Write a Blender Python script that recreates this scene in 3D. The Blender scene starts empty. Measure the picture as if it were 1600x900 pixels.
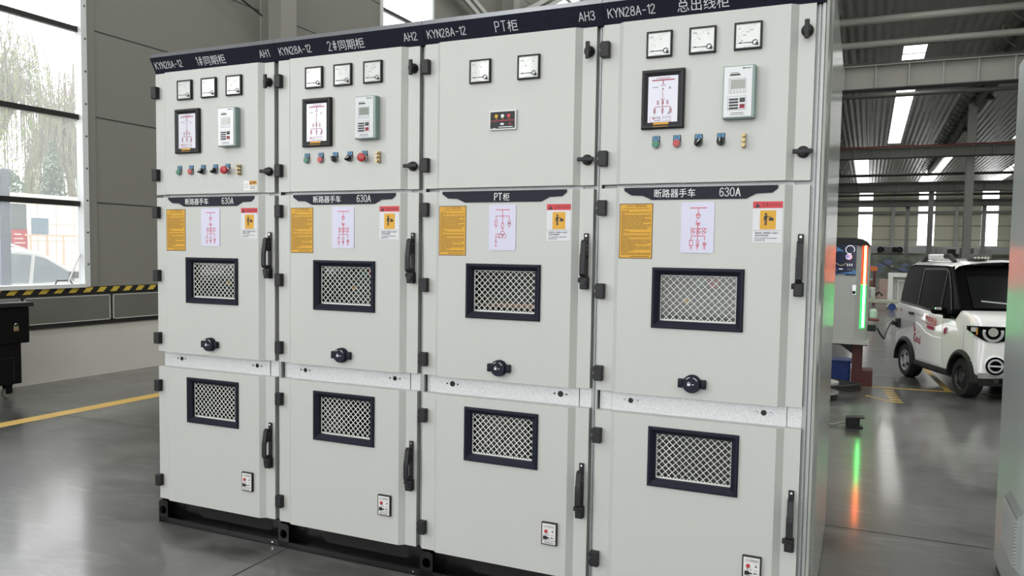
import bpy, bmesh, math, random
from mathutils import Vector, Matrix, Euler
random.seed(7)
SC = bpy.context.scene
COL = SC.collection
PI = math.pi

# ------------------------------------------------------------------ camera
cam_d = bpy.data.cameras.new('camera'); cam = bpy.data.objects.new('camera', cam_d); COL.objects.link(cam)
F_PX, CX, CY = 1239.64, 788.25, 468.45
YAW, PITCH, ROLL = math.radians(24.586), math.radians(3.429), math.radians(0.843)
f_ = Vector((-math.sin(YAW)*math.cos(PITCH), math.cos(YAW)*math.cos(PITCH), -math.sin(PITCH)))
r_ = f_.cross(Vector((0, 0, 1))).normalized(); u_ = r_.cross(f_)
r2 = r_*math.cos(ROLL)+u_*math.sin(ROLL); u2 = u_*math.cos(ROLL)-r_*math.sin(ROLL)
M = Matrix((r2, u2, -f_)).transposed().to_4x4()
M.translation = Vector((3.367, -2.994, 1.449))
cam.matrix_world = M
cam_d.sensor_fit = 'HORIZONTAL'; cam_d.sensor_width = 36.0
cam_d.lens = F_PX/1600*36.0
cam_d.shift_x = (800-CX)/1600; cam_d.shift_y = (CY-450)/1600
cam_d.clip_start = 0.05; cam_d.clip_end = 400
SC.camera = cam

# ------------------------------------------------------------------ world, light, exposure
W = bpy.data.worlds.new('overcast_sky'); SC.world = W; W.use_nodes = True
bg = W.node_tree.nodes['Background']; bg.inputs[0].default_value = (0.98, 0.99, 1.0, 1); bg.inputs[1].default_value = 4.0
SC.view_settings.view_transform = 'Standard'; SC.view_settings.look = 'None'
SC.view_settings.exposure = 0.0; SC.view_settings.gamma = 1.0; SC.view_settings.use_curve_mapping = False
SC.cycles.use_denoising = True
SC.cycles.max_bounces = 8; SC.cycles.diffuse_bounces = 4; SC.cycles.glossy_bounces = 4
SC.cycles.transmission_bounces = 6; SC.cycles.transparent_max_bounces = 12
SC.cycles.sample_clamp_indirect = 6.0; SC.cycles.caustics_reflective = False; SC.cycles.caustics_refractive = False

def area(name, loc, rot, sx, sy, radiance, col=(1, 1, 1)):
    d = bpy.data.lights.new(name, 'AREA'); d.shape = 'RECTANGLE'; d.size = sx; d.size_y = sy
    d.energy = radiance*PI*sx*sy; d.color = col
    o = bpy.data.objects.new(name, d); COL.objects.link(o); o.location = loc; o.rotation_euler = rot
    return o
L_WIN, L_FRONT = 5.0, 0.36
area('window_and_fill_light', (-4.52, -6.2, 4.6), (0, -PI/2, 0), 7.0, 3.0, L_WIN, (1.0, 0.995, 0.985))
area('window_and_fill_light', (-4.52, -14.2, 4.6), (0, -PI/2, 0), 7.0, 3.0, L_WIN, (1.0, 0.995, 0.985))
area('front_fill_light', (2.0, -15.9, 4.2), (PI/2, 0, 0), 13.0, 8.0, L_FRONT, (1.0, 0.995, 0.98))  # added front fill in an unseen opening behind the camera
area('window_and_fill_light', (33.6, 6.0, 5.5), (0, PI/2, 0), 8.0, 40.0, 0.35, (1.0, 0.995, 0.98))  # added fill along the right side; that wall has no window

# ------------------------------------------------------------------ materials
def lin(c):
    return tuple((x/255/12.92) if x <= 10 else ((x/255+0.055)/1.055)**2.4 for x in c)
MATS = {}
def mat(name, rgb, rough=0.5, metal=0.0, spec=0.5, noise=0.0, nscale=8.0, bump=0.0, coat=0.0, emit=None, estr=0.0, rvar=0.0):
    if name in MATS: return MATS[name]
    m = bpy.data.materials.new(name); m.use_nodes = True; nt = m.node_tree
    b = nt.nodes['Principled BSDF']; c = (*lin(rgb), 1)
    b.inputs['Base Color'].default_value = c; b.inputs['Roughness'].default_value = rough
    b.inputs['Metallic'].default_value = metal; b.inputs['Specular IOR Level'].default_value = spec
    if coat: b.inputs['Coat Weight'].default_value = coat; b.inputs['Coat Roughness'].default_value = 0.03
    if emit:
        b.inputs['Emission Color'].default_value = (*lin(emit), 1); b.inputs['Emission Strength'].default_value = estr
    if noise or bump or rvar:
        tc = nt.nodes.new('ShaderNodeTexCoord'); n = nt.nodes.new('ShaderNodeTexNoise')
        n.inputs['Scale'].default_value = nscale; n.inputs['Detail'].default_value = 5
        nt.links.new(tc.outputs['Object'], n.inputs['Vector'])
        if noise:
            mx = nt.nodes.new('ShaderNodeMix'); mx.data_type = 'RGBA'
            mx.inputs['A'].default_value = tuple(max(0, x*(1-noise)) for x in c[:3])+(1,)
            mx.inputs['B'].default_value = tuple(min(1, x*(1+noise)) for x in c[:3])+(1,)
            nt.links.new(n.outputs['Fac'], mx.inputs['Factor']); nt.links.new(mx.outputs['Result'], b.inputs['Base Color'])
        if rvar:
            mr = nt.nodes.new('ShaderNodeMapRange'); mr.inputs['To Min'].default_value = max(0, rough-rvar); mr.inputs['To Max'].default_value = rough+rvar
            nt.links.new(n.outputs['Fac'], mr.inputs['Value']); nt.links.new(mr.outputs['Result'], b.inputs['Roughness'])
        if bump:
            bp = nt.nodes.new('ShaderNodeBump'); bp.inputs['Strength'].default_value = bump; bp.inputs['Distance'].default_value = 0.002
            nt.links.new(n.outputs['Fac'], bp.inputs['Height']); nt.links.new(bp.outputs['Normal'], b.inputs['Normal'])
    MATS[name] = m
    return m

PAINT = mat('light_grey_powder_coat', (179, 181, 178), 0.42, noise=0.02, nscale=3, bump=0.05)
NAVY = mat('navy_black_plastic', (27, 30, 42), 0.5, spec=0.16, noise=0.08, nscale=40)
BLACK = mat('black_plastic', (23, 24, 27), 0.5, spec=0.35, noise=0.1, nscale=50)
BLACKM = mat('black_base_paint', (9, 9, 10), 0.3, spec=0.3, noise=0.2, nscale=12)
WHITE = mat('white_print', (218, 220, 220), 0.5, noise=0.01, nscale=5)
GREYP = mat('silver_lettering', (205, 208, 212), 0.4, noise=0.01, nscale=5)
DIAL = mat('meter_face', (200, 203, 202), 0.4, coat=0.8, noise=0.01, nscale=5)
INK = mat('black_ink', (35, 35, 38), 0.6, noise=0.05, nscale=30)
INKG = mat('grey_ink', (84, 86, 90), 0.6, noise=0.05, nscale=30)
RED = mat('red_button', (164, 40, 44), 0.35, noise=0.05, nscale=30)
GREEN = mat('green_button', (28, 110, 82), 0.35, noise=0.05, nscale=30)
REDINK = mat('red_ink', (196, 62, 78), 0.6, noise=0.03, nscale=30)
DKRED = mat('dark_red_ink', (150, 40, 62), 0.6, noise=0.03, nscale=30)
BLUEL = mat('blue_label', (86, 150, 190), 0.5, noise=0.03, nscale=30)
BRASS = mat('brass', (164, 146, 108), 0.35, metal=0.6, noise=0.1, nscale=60)
YEL = mat('yellow_sticker', (200, 150, 24), 0.5, noise=0.03, nscale=6)
YELB = mat('sticker_border', (70, 50, 30), 0.5, noise=0.03, nscale=6)
LILAC = mat('lilac_white_plastic', (190, 191, 212), 0.35, noise=0.01, nscale=6)
ORANGE = mat('orange_sticker', (196, 142, 38), 0.5, noise=0.03, nscale=6)
TEALG = mat('relay_case_green_grey', (126, 146, 142), 0.4, noise=0.03, nscale=20)
LCD = mat('lcd_screen', (112, 120, 110), 0.25, coat=0.6, noise=0.02, nscale=20)
CHROME = mat('chrome', (210, 212, 214), 0.18, metal=1.0, noise=0.02, nscale=20)
RINGM = mat('dull_silver_ring', (150, 152, 154), 0.4, metal=0.7, noise=0.03, nscale=30)
MESHW = mat('white_expanded_metal', (208, 212, 208), 0.45, noise=0.03, nscale=30)
STEELG = mat('galvanised_inner_sheet', (96, 104, 102), 0.5, noise=0.08, nscale=14)

INNER = mat('dark_inner_sheet', (34, 38, 37), 0.6, noise=0.08, nscale=14)
def zinc():
    m = bpy.data.materials.new('galvanised_zinc'); m.use_nodes = True; nt = m.node_tree; b = nt.nodes['Principled BSDF']
    tc = nt.nodes.new('ShaderNodeTexCoord'); v = nt.nodes.new('ShaderNodeTexVoronoi'); v.inputs['Scale'].default_value = 330
    nt.links.new(tc.outputs['Object'], v.inputs['Vector'])
    r = nt.nodes.new('ShaderNodeValToRGB'); r.color_ramp.elements[0].color = (0.44, 0.46, 0.47, 1); r.color_ramp.elements[1].color = (0.66, 0.68, 0.69, 1)
    nt.links.new(v.outputs['Color'], r.inputs['Fac']); nt.links.new(r.outputs['Color'], b.inputs['Base Color'])
    b.inputs['Metallic'].default_value = 0.35; b.inputs['Roughness'].default_value = 0.45
    return m
ZINC = zinc()
POSTZ = mat('dull_galvanised_post', (150, 153, 153), 0.45, metal=0.5, noise=0.25, nscale=160)

def brushed(name, rgb, rough, metal):
    m = bpy.data.materials.new(name); m.use_nodes = True; nt = m.node_tree; b = nt.nodes['Principled BSDF']
    tc = nt.nodes.new('ShaderNodeTexCoord'); mp = nt.nodes.new('ShaderNodeMapping'); mp.inputs['Scale'].default_value = (60, 60, 1.2)
    n = nt.nodes.new('ShaderNodeTexNoise'); n.inputs['Scale'].default_value = 3
    nt.links.new(tc.outputs['Object'], mp.inputs['Vector']); nt.links.new(mp.outputs['Vector'], n.inputs['Vector'])
    r = nt.nodes.new('ShaderNodeValToRGB'); c = lin(rgb)
    r.color_ramp.elements[0].color = tuple(x*0.88 for x in c)+(1,); r.color_ramp.elements[1].color = tuple(min(1, x*1.1) for x in c)+(1,)
    nt.links.new(n.outputs['Fac'], r.inputs['Fac']); nt.links.new(r.outputs['Color'], b.inputs['Base Color'])
    b.inputs['Metallic'].default_value = metal; b.inputs['Roughness'].default_value = rough
    bp = nt.nodes.new('ShaderNodeBump'); bp.inputs['Strength'].default_value = 0.12; bp.inputs['Distance'].default_value = 0.001
    nt.links.new(n.outputs['Fac'], bp.inputs['Height']); nt.links.new(bp.outputs['Normal'], b.inputs['Normal'])
    return m
SIDEM = brushed('brushed_side_sheet', (206, 211, 206), 0.18, 0.5)
SIDEP = brushed('satin_cabinet_sheet', (222, 230, 228), 0.22, 0.12)

def glass(name, tint=(1, 1, 1), dust=0.0):
    m = bpy.data.materials.new(name); m.use_nodes = True; nt = m.node_tree; nt.nodes.clear()
    o = nt.nodes.new('ShaderNodeOutputMaterial'); t = nt.nodes.new('ShaderNodeBsdfTransparent'); t.inputs[0].default_value = (*tint, 1)
    g = nt.nodes.new('ShaderNodeBsdfGlossy'); g.inputs['Roughness'].default_value = 0.02
    lw = nt.nodes.new('ShaderNodeLayerWeight'); lw.inputs[0].default_value = 0.5          # Schlick reflectance, the same from both sides
    pw = nt.nodes.new('ShaderNodeMath'); pw.operation = 'POWER'; pw.inputs[1].default_value = 5.0; nt.links.new(lw.outputs['Facing'], pw.inputs[0])
    fr = nt.nodes.new('ShaderNodeMath'); fr.operation = 'MULTIPLY_ADD'; fr.inputs[1].default_value = 0.93; fr.inputs[2].default_value = 0.045; nt.links.new(pw.outputs[0], fr.inputs[0])
    mx = nt.nodes.new('ShaderNodeMixShader'); src = t
    if dust:                                        # a film of dust that scatters the daylight
        tl = nt.nodes.new('ShaderNodeBsdfTranslucent'); tl.inputs[0].default_value = (0.9, 0.92, 0.92, 1)
        n = nt.nodes.new('ShaderNodeTexNoise'); n.inputs['Scale'].default_value = 1.5; mr = nt.nodes.new('ShaderNodeMapRange')
        mr.inputs['To Min'].default_value = dust*0.85; mr.inputs['To Max'].default_value = dust*1.15
        tc = nt.nodes.new('ShaderNodeTexCoord'); nt.links.new(tc.outputs['Object'], n.inputs['Vector']); nt.links.new(n.outputs['Fac'], mr.inputs['Value'])
        m2 = nt.nodes.new('ShaderNodeMixShader'); nt.links.new(mr.outputs['Result'], m2.inputs[0]); nt.links.new(t.outputs[0], m2.inputs[1]); nt.links.new(tl.outputs[0], m2.inputs[2]); src = m2
    nt.links.new(fr.outputs[0], mx.inputs[0]); nt.links.new(src.outputs[0], mx.inputs[1]); nt.links.new(g.outputs[0], mx.inputs[2]); nt.links.new(mx.outputs[0], o.inputs[0])
    return m
GLASS = glass('window_glass', (1, 1, 1), 0.09)
PGLASS = glass('inspection_glass', (0.92, 0.95, 0.94))

# ------------------------------------------------------------------ mesh helpers
class MB:
    def __init__(s): s.v = []; s.f = []; s.m = []
    def add(s, vs, fs, mi=0):
        b = len(s.v); s.v += [tuple(p) for p in vs]
        for f in fs: s.f.append(tuple(i+b for i in f)); s.m.append(mi)
        return s
    def quad(s, pts, mi=0): return s.add(pts, [tuple(range(len(pts)))], mi)
    def box(s, x0, x1, y0, y1, z0, z1, mi=0, c=0.0):
        if c <= 0:
            return s.add([(x0, y0, z0), (x1, y0, z0), (x1, y1, z0), (x0, y1, z0), (x0, y0, z1), (x1, y0, z1), (x1, y1, z1), (x0, y1, z1)],
                         [(0, 3, 2, 1), (4, 5, 6, 7), (0, 1, 5, 4), (1, 2, 6, 5), (2, 3, 7, 6), (3, 0, 4, 7)], mi)
        bm = bmesh.new(); bmesh.ops.create_cube(bm, size=1.0)
        for v in bm.verts: v.co = Vector(((x0+x1)/2+v.co.x*(x1-x0), (y0+y1)/2+v.co.y*(y1-y0), (z0+z1)/2+v.co.z*(z1-z0)))
        bmesh.ops.bevel(bm, geom=bm.edges[:], offset=c, segments=2, affect='EDGES', profile=0.5)
        return s.bm(bm, mi)
    def bm(s, bm, mi=0):
        bm.verts.index_update(); s.add([v.co[:] for v in bm.verts], [[v.index for v in f.verts] for f in bm.faces], mi); bm.free(); return s
    def prism(s, poly, axis, a0, a1, mi=0, caps=True):
        def P(p, a):
            return {'x': (a, p[0], p[1]), 'y': (p[0], a, p[1]), 'z': (p[0], p[1], a)}[axis]
        n = len(poly); vs = [P(p, a0) for p in poly]+[P(p, a1) for p in poly]
        fs = [(i, (i+1) % n, n+(i+1) % n, n+i) for i in range(n)]
        if caps: fs += [tuple(range(n-1, -1, -1)), tuple(range(n, 2*n))]
        return s.add(vs, fs, mi)
    def cyl(s, c, axis, r, h, n=20, mi=0, r2=None, caps=True):
        """cylinder from c along +axis by h"""
        r2 = r if r2 is None else r2
        def P(a, rr, t):
            x, y = rr*math.cos(a), rr*math.sin(a)
            return {'x': (c[0]+t, c[1]+x, c[2]+y), 'y': (c[0]+x, c[1]+t, c[2]+y), 'z': (c[0]+x, c[1]+y, c[2]+t)}[axis]
        vs = [P(2*PI*i/n, r, 0) for i in range(n)]+[P(2*PI*i/n, r2, h) for i in range(n)]
        fs = [(i, (i+1) % n, n+(i+1) % n, n+i) for i in range(n)]
        if caps: fs += [tuple(range(n)), tuple(range(n, 2*n))]
        return s.add(vs, fs, mi)
    def lathe(s, c, axis, prof, n=24, mi=0, caps=True):
        """prof: list of (radius, offset along axis)"""
        vs = []; fs = []
        for (r, t) in prof:
            for i in range(n):
                a = 2*PI*i/n; x, y = r*math.cos(a), r*math.sin(a)
                vs.append({'x': (c[0]+t, c[1]+x, c[2]+y), 'y': (c[0]+x, c[1]+t, c[2]+y), 'z': (c[0]+x, c[1]+y, c[2]+t)}[axis])
        for k in range(len(prof)-1):
            for i in range(n):
                fs.append((k*n+i, k*n+(i+1) % n, (k+1)*n+(i+1) % n, (k+1)*n+i))
        if caps and prof[0][0] > 1e-6: fs.append(tuple(range(n)))
        if caps and prof[-1][0] > 1e-6: fs.append(tuple(range((len(prof)-1)*n, len(prof)*n)))
        return s.add(vs, fs, mi)
    def tube(s, pts, r, n=8, mi=0, closed=False):
        pts = [Vector(p) for p in pts]; N = len(pts); vs = []; fs = []; up = None
        for k, p in enumerate(pts):
            a = pts[(k-1) % N] if (closed or k > 0) else pts[k]; b = pts[(k+1) % N] if (closed or k < N-1) else pts[k]
            d = (b-a).normalized()
            if up is None: up = d.orthogonal().normalized()
            up = (up-d*up.dot(d)); up = up.normalized() if up.length > 1e-6 else d.orthogonal().normalized()
            q = d.cross(up); rr = r[k] if isinstance(r, (list, tuple)) else r
            for i in range(n):
                t = 2*PI*i/n; vs.append(p+(up*math.cos(t)+q*math.sin(t))*rr)
        for k in range(N if closed else N-1):
            for i in range(n):
                fs.append((k*n+i, k*n+(i+1) % n, ((k+1) % N)*n+(i+1) % n, ((k+1) % N)*n+i))
        if not closed: fs += [tuple(range(n)), tuple(range((N-1)*n, N*n))]
        return s.add(vs, fs, mi)
    def strip(s, pts, w, fn, mi=0):
        """flat polyline of width w in a plane; fn maps (a,b) to a 3-D point"""
        for (p, q) in zip(pts, pts[1:]):
            p = Vector(p); q = Vector(q); d = (q-p); L = d.length
            if L < 1e-9: continue
            d /= L; n = Vector((-d.y, d.x))*w/2; p = p-d*w/2*0.6; q = q+d*w/2*0.6
            s.quad([fn(*(p+n)), fn(*(p-n)), fn(*(q-n)), fn(*(q+n))], mi)
        return s
    def ring(s, c, r, w, fn, mi=0, n=16, a0=0, a1=2*PI):
        return s.strip([(c[0]+r*math.cos(a0+(a1-a0)*i/n), c[1]+r*math.sin(a0+(a1-a0)*i/n)) for i in range(n+1)], w, fn, mi)
    def disc(s, c, r, fn, mi=0, n=16):
        return s.quad([fn(c[0]+r*math.cos(2*PI*i/n), c[1]+r*math.sin(2*PI*i/n)) for i in range(n)], mi)
    def rect(s, a0, b0, a1, b1, fn, mi=0): return s.quad([fn(a0, b0), fn(a1, b0), fn(a1, b1), fn(a0, b1)], mi)
    def text(s, body, size, a, b, fn, mi=0, sx=1.0, align='L', bold=0.0):
        vs, fs = glyphs(body, bold)
        w = max(p[0] for p in vs)*size*sx
        da = {'L': 0, 'C': -w/2, 'R': -w}[align]
        return s.add([fn(a+da+p[0]*size*sx, b+p[1]*size) for p in vs], fs, mi)
    def build(s, name, mats, parent=None, smooth=False, loc=(0, 0, 0), rot=(0, 0, 0), fix=True):
        me = bpy.data.meshes.new(name); me.from_pydata(s.v, [], s.f)
        for m in (mats if isinstance(mats, (list, tuple)) else [mats]): me.materials.append(m)
        me.polygons.foreach_set('material_index', s.m)
        if fix:
            bm = bmesh.new(); bm.from_mesh(me); bmesh.ops.recalc_face_normals(bm, faces=bm.faces[:]); bm.to_mesh(me); bm.free()
        if smooth:
            me.shade_smooth()
            try: me.set_sharp_from_angle(angle=math.radians(40))
            except Exception: pass
        me.update()
        return put(name, me, parent, loc, rot)
def put(name, me, parent=None, loc=(0, 0, 0), rot=(0, 0, 0)):
    o = bpy.data.objects.new(name, me); COL.objects.link(o); o.location = loc; o.rotation_euler = rot
    if parent: o.parent = parent
    return o
_G = {}
def glyphs(body, bold=0.0):
    k = (body, bold)
    if k in _G: return _G[k]
    c = bpy.data.curves.new('t', 'FONT'); c.body = body; c.size = 1; c.resolution_u = 2; c.offset = bold
    o = bpy.data.objects.new('t', c); me = o.to_mesh()
    vs = [v.co[:] for v in me.vertices]; fs = [tuple(p.vertices) for p in me.polygons]
    o.to_mesh_clear(); bpy.data.objects.remove(o); bpy.data.curves.remove(c)
    _G[k] = (vs, fs); return _G[k]
STROKES = {'K': [[(0, 0), (0, 1)], [(.5, 1), (0, .4)], [(.16, .58), (.52, 0)]], 'Y': [[(0, 1), (.26, .5), (.52, 1)], [(.26, .5), (.26, 0)]], 'N': [[(0, 0), (0, 1), (.46, 0), (.46, 1)]],
 '2': [[(.02, .78), (.06, .92), (.2, 1), (.34, .97), (.44, .84), (.43, .68), (.32, .48), (0, 0), (.48, 0)]], '8': [[(.24, .54), (.08, .64), (.05, .8), (.12, .95), (.24, 1), (.37, .95), (.44, .8), (.41, .64), (.24, .54), (.05, .43), (0, .25), (.06, .07), (.24, 0), (.42, .07), (.48, .25), (.43, .43), (.24, .54)]],
 'A': [[(0, 0), (.27, 1), (.54, 0)], [(.1, .33), (.44, .33)]], '-': [[(.06, .46), (.40, .46)]], '1': [[(.06, .80), (.24, 1), (.24, 0)]], 'H': [[(0, 0), (0, 1)], [(.46, 0), (.46, 1)], [(0, .53), (.46, .53)]],
 '3': [[(.02, .84), (.1, .96), (.24, 1), (.38, .94), (.43, .78), (.37, .61), (.2, .54), (.38, .46), (.47, .28), (.40, .08), (.24, 0), (.08, .05), (0, .18)]], '6': [[(.43, .86), (.32, .98), (.2, .98), (.07, .82), (.01, .5), (.02, .25), (.1, .06), (.24, 0), (.38, .06), (.46, .28), (.40, .5), (.26, .58), (.1, .5), (.02, .34)]],
 '0': [[(.24, 0), (.09, .08), (.01, .3), (0, .5), (.01, .7), (.09, .92), (.24, 1), (.39, .92), (.47, .7), (.48, .5), (.47, .3), (.39, .08), (.24, 0)]], '#': [[(.14, 0), (.22, 1)], [(.34, 0), (.42, 1)], [(0, .66), (.54, .66)], [(0, .34), (.54, .34)]],
 'P': [[(0, 0), (0, 1), (.3, 1), (.44, .93), (.48, .75), (.43, .57), (.3, .49), (0, .49)]], 'T': [[(0, 1), (.54, 1)], [(.27, 1), (.27, 0)]]}
def strokes(mb, body, h, a, b, fn, w, sx=1.0, gap=0.17):
    x = a
    for ch in body:
        ww = max(p[0] for pl in STROKES[ch] for p in pl)
        for pl in STROKES[ch]: mb.strip([(x+p[0]*h*sx, b+p[1]*h) for p in pl], w, fn)
        x += (ww+gap)*h*sx
    return x
def thing(name, label, cat, loc=(0, 0, 0), rotz=0.0, group=None):
    o = bpy.data.objects.new(name, None); COL.objects.link(o); o.location = loc; o.rotation_euler = (0, 0, rotz); o.empty_display_size = 0.1
    return tag(o, label, cat, group)
def tag(o, label, cat, group=None, kind=None):
    o['label'] = label; o['category'] = cat
    if group: o['group'] = group
    if kind: o['kind'] = kind
    return o
def struct(o, label=None, cat=None):
    o['kind'] = 'structure'
    if label: o['label'] = label
    if cat: o['category'] = cat
    return o
def copy_tree(o, parent=None):
    c = o.copy(); COL.objects.link(c)
    if parent: c.parent = parent
    for ch in list(o.children): copy_tree(ch, c)
    return c
def YP(y): return lambda a, b: (a, y, b)          # a plane facing the viewer (-y)
def XP(x): return lambda a, b: (x, a, b)
def ZP(z): return lambda a, b: (a, b, z)
MESHC = {}
def cached(key, fn, name, mats, parent, smooth=False, loc=(0, 0, 0)):
    if key not in MESHC:
        mb = MB(); fn(mb); o = mb.build(name, mats, parent, smooth, loc); MESHC[key] = o.data; return o
    return put(name, MESHC[key], parent, loc)

#@@STRUCTURE
# ================================================================== the hall
XL = -4.5                                        # inner face of the left wall
ROOF = 11.0
Y_FAR = 116.5
def concrete():
    m = bpy.data.materials.new('polished_concrete'); m.use_nodes = True; nt = m.node_tree; b = nt.nodes['Principled BSDF']
    tc = nt.nodes.new('ShaderNodeTexCoord')
    n1 = nt.nodes.new('ShaderNodeTexNoise'); n1.inputs['Scale'].default_value = 0.9; n1.inputs['Detail'].default_value = 8; n1.inputs['Roughness'].default_value = 0.5; n1.inputs['Distortion'].default_value = 0.3
    n2 = nt.nodes.new('ShaderNodeTexNoise'); n2.inputs['Scale'].default_value = 3.2; n2.inputs['Detail'].default_value = 9; n2.inputs['Distortion'].default_value = 0.1
    for n in (n1, n2): nt.links.new(tc.outputs['Object'], n.inputs['Vector'])
    mx = nt.nodes.new('ShaderNodeMath'); mx.operation = 'MULTIPLY_ADD'; mx.inputs[1].default_value = 0.5; nt.links.new(n2.outputs['Fac'], mx.inputs[0])
    m3 = nt.nodes.new('ShaderNodeMath'); m3.operation = 'MULTIPLY'; m3.inputs[1].default_value = 0.5; nt.links.new(n1.outputs['Fac'], m3.inputs[0]); nt.links.new(m3.outputs[0], mx.inputs[2])
    r = nt.nodes.new('ShaderNodeValToRGB'); r.color_ramp.elements[0].position = 0.34; r.color_ramp.elements[1].position = 0.66
    r.color_ramp.elements[0].color = (0.030, 0.030, 0.028, 1); r.color_ramp.elements[1].color = (0.135, 0.135, 0.128, 1)
    nt.links.new(mx.outputs[0], r.inputs['Fac'])
    last = r.outputs['Color']                       # scuff marks dragged in two directions
    for ang, sc_ in ((0.5, (1.6, 7.0, 1.0)), (-0.9, (1.2, 5.0, 1.0)), (1.9, (2.0, 11.0, 1.0))):
        mp = nt.nodes.new('ShaderNodeMapping'); mp.inputs['Rotation'].default_value = (0, 0, ang); mp.inputs['Scale'].default_value = sc_
        sn = nt.nodes.new('ShaderNodeTexNoise'); sn.inputs['Scale'].default_value = 1.3; sn.inputs['Detail'].default_value = 7; sn.inputs['Distortion'].default_value = 1.6
        nt.links.new(tc.outputs['Object'], mp.inputs['Vector']); nt.links.new(mp.outputs['Vector'], sn.inputs['Vector'])
        sm_ = nt.nodes.new('ShaderNodeMapRange'); sm_.inputs['From Min'].default_value = 0.58; sm_.inputs['From Max'].default_value = 0.82; sm_.inputs['To Max'].default_value = 0.42
        nt.links.new(sn.outputs['Fac'], sm_.inputs['Value'])
        cm = nt.nodes.new('ShaderNodeMix'); cm.data_type = 'RGBA'; cm.inputs['B'].default_value = (0.26, 0.26, 0.25, 1)
        nt.links.new(sm_.outputs['Result'], cm.inputs['Factor']); nt.links.new(last, cm.inputs['A']); last = cm.outputs['Result']
    nt.links.new(last, b.inputs['Base Color'])
    mr = nt.nodes.new('ShaderNodeMapRange'); mr.inputs['From Min'].default_value = 0.35; mr.inputs['From Max'].default_value = 0.65
    mr.inputs['To Min'].default_value = 0.28; mr.inputs['To Max'].default_value = 0.46
    b.inputs['Coat Weight'].default_value = 0.55; b.inputs['Coat Roughness'].default_value = 0.11
    nt.links.new(mx.outputs[0], mr.inputs['Value']); nt.links.new(mr.outputs['Result'], b.inputs['Roughness'])
    bp = nt.nodes.new('ShaderNodeBump'); bp.inputs['Strength'].default_value = 0.02; bp.inputs['Distance'].default_value = 0.002
    nt.links.new(n2.outputs['Fac'], bp.inputs['Height']); nt.links.new(bp.outputs['Normal'], b.inputs['Normal'])
    return m
FLOORM = concrete()
WPANEL = mat('grey_wall_panel', (132, 132, 125), 0.5, noise=0.03, nscale=1.0)
WLOW = mat('white_plaster', (208, 206, 198), 0.7, noise=0.07, nscale=1.6)
WBAND = mat('dark_grey_band_panel', (112, 112, 106), 0.35, noise=0.06, nscale=3)
SEAM = mat('dark_seam', (52, 52, 50), 0.7, noise=0.1, nscale=20)
WFRAME = mat('white_window_frame', (222, 226, 226), 0.4, noise=0.02, nscale=8)
WBAR = mat('black_window_bar', (30, 30, 30), 0.4, noise=0.1, nscale=10)
STEEL = mat('grey_painted_steel', (150, 150, 143), 0.5, noise=0.05, nscale=3)
STEELW = mat('pale_painted_steel', (196, 198, 194), 0.5, noise=0.04, nscale=3)
FARW = mat('far_wall_panel', (228, 227, 208), 0.6, noise=0.03, nscale=0.5)
DARKSTEEL = mat('dark_steel', (70, 70, 68), 0.5, noise=0.1, nscale=4)
SKYL = mat('added_skylight_sheet', (240, 245, 250), 0.6, emit=(252, 252, 248), estr=6.2, noise=0.02, nscale=3)  # glow of the near roof strips added as fill
SKYF = mat('far_skylight_glint_sheet', (240, 245, 250), 0.6, emit=(252, 252, 248), estr=3.4, noise=0.02, nscale=3)  # mid-span skylights, and far strips standing in for reflections
def roofing():
    m = bpy.data.materials.new('corrugated_roof_sheet'); m.use_nodes = True; nt = m.node_tree; b = nt.nodes['Principled BSDF']
    tc = nt.nodes.new('ShaderNodeTexCoord'); w = nt.nodes.new('ShaderNodeTexWave'); w.wave_type = 'BANDS'; w.bands_direction = 'X'
    w.inputs['Scale'].default_value = 0.9; w.inputs['Distortion'].default_value = 0.4; w.inputs['Detail'].default_value = 1
    n = nt.nodes.new('ShaderNodeTexNoise'); n.inputs['Scale'].default_value = 0.7; n.inputs['Detail'].default_value = 6
    nt.links.new(tc.outputs['Object'], w.inputs['Vector']); nt.links.new(tc.outputs['Object'], n.inputs['Vector'])
    r = nt.nodes.new('ShaderNodeValToRGB'); r.color_ramp.elements[0].color = (0.42, 0.42, 0.395, 1); r.color_ramp.elements[1].color = (0.62, 0.62, 0.585, 1)
    nt.links.new(n.outputs['Fac'], r.inputs['Fac']); nt.links.new(r.outputs['Color'], b.inputs['Base Color'])
    b.inputs['Metallic'].default_value = 0.35; b.inputs['Roughness'].default_value = 0.36
    bp = nt.nodes.new('ShaderNodeBump'); bp.inputs['Strength'].default_value = 0.3; bp.inputs['Distance'].default_value = 0.06
    nt.links.new(w.outputs['Fac'], bp.inputs['Height']); nt.links.new(bp.outputs['Normal'], b.inputs['Normal'])
    return m
ROOFM = roofing()

struct(MB().box(XL-0.3, 34, -16, Y_FAR+0.3, -0.2, 0.0).build('floor', FLOORM))
def bandmesh(name, m, pts_w):
    mb = MB()
    return mb
# saw-cut joints in the concrete
jm = MB()
for (a, b) in (((XL, 1.55), (14, 1.60)), ((0.86, -6), (0.86, 0.02)), ((XL, -4.4), (14, -4.4)), ((6.9, -8), (6.9, 30)), ((XL, 7.6), (14, 7.6)), ((XL, 13.6), (14, 13.6))):
    jm.strip([a, b], 0.008, ZP(0.0012))
struct(jm.build('floor_joints', SEAM), 'saw-cut joints in the polished concrete floor', 'floor')

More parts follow.
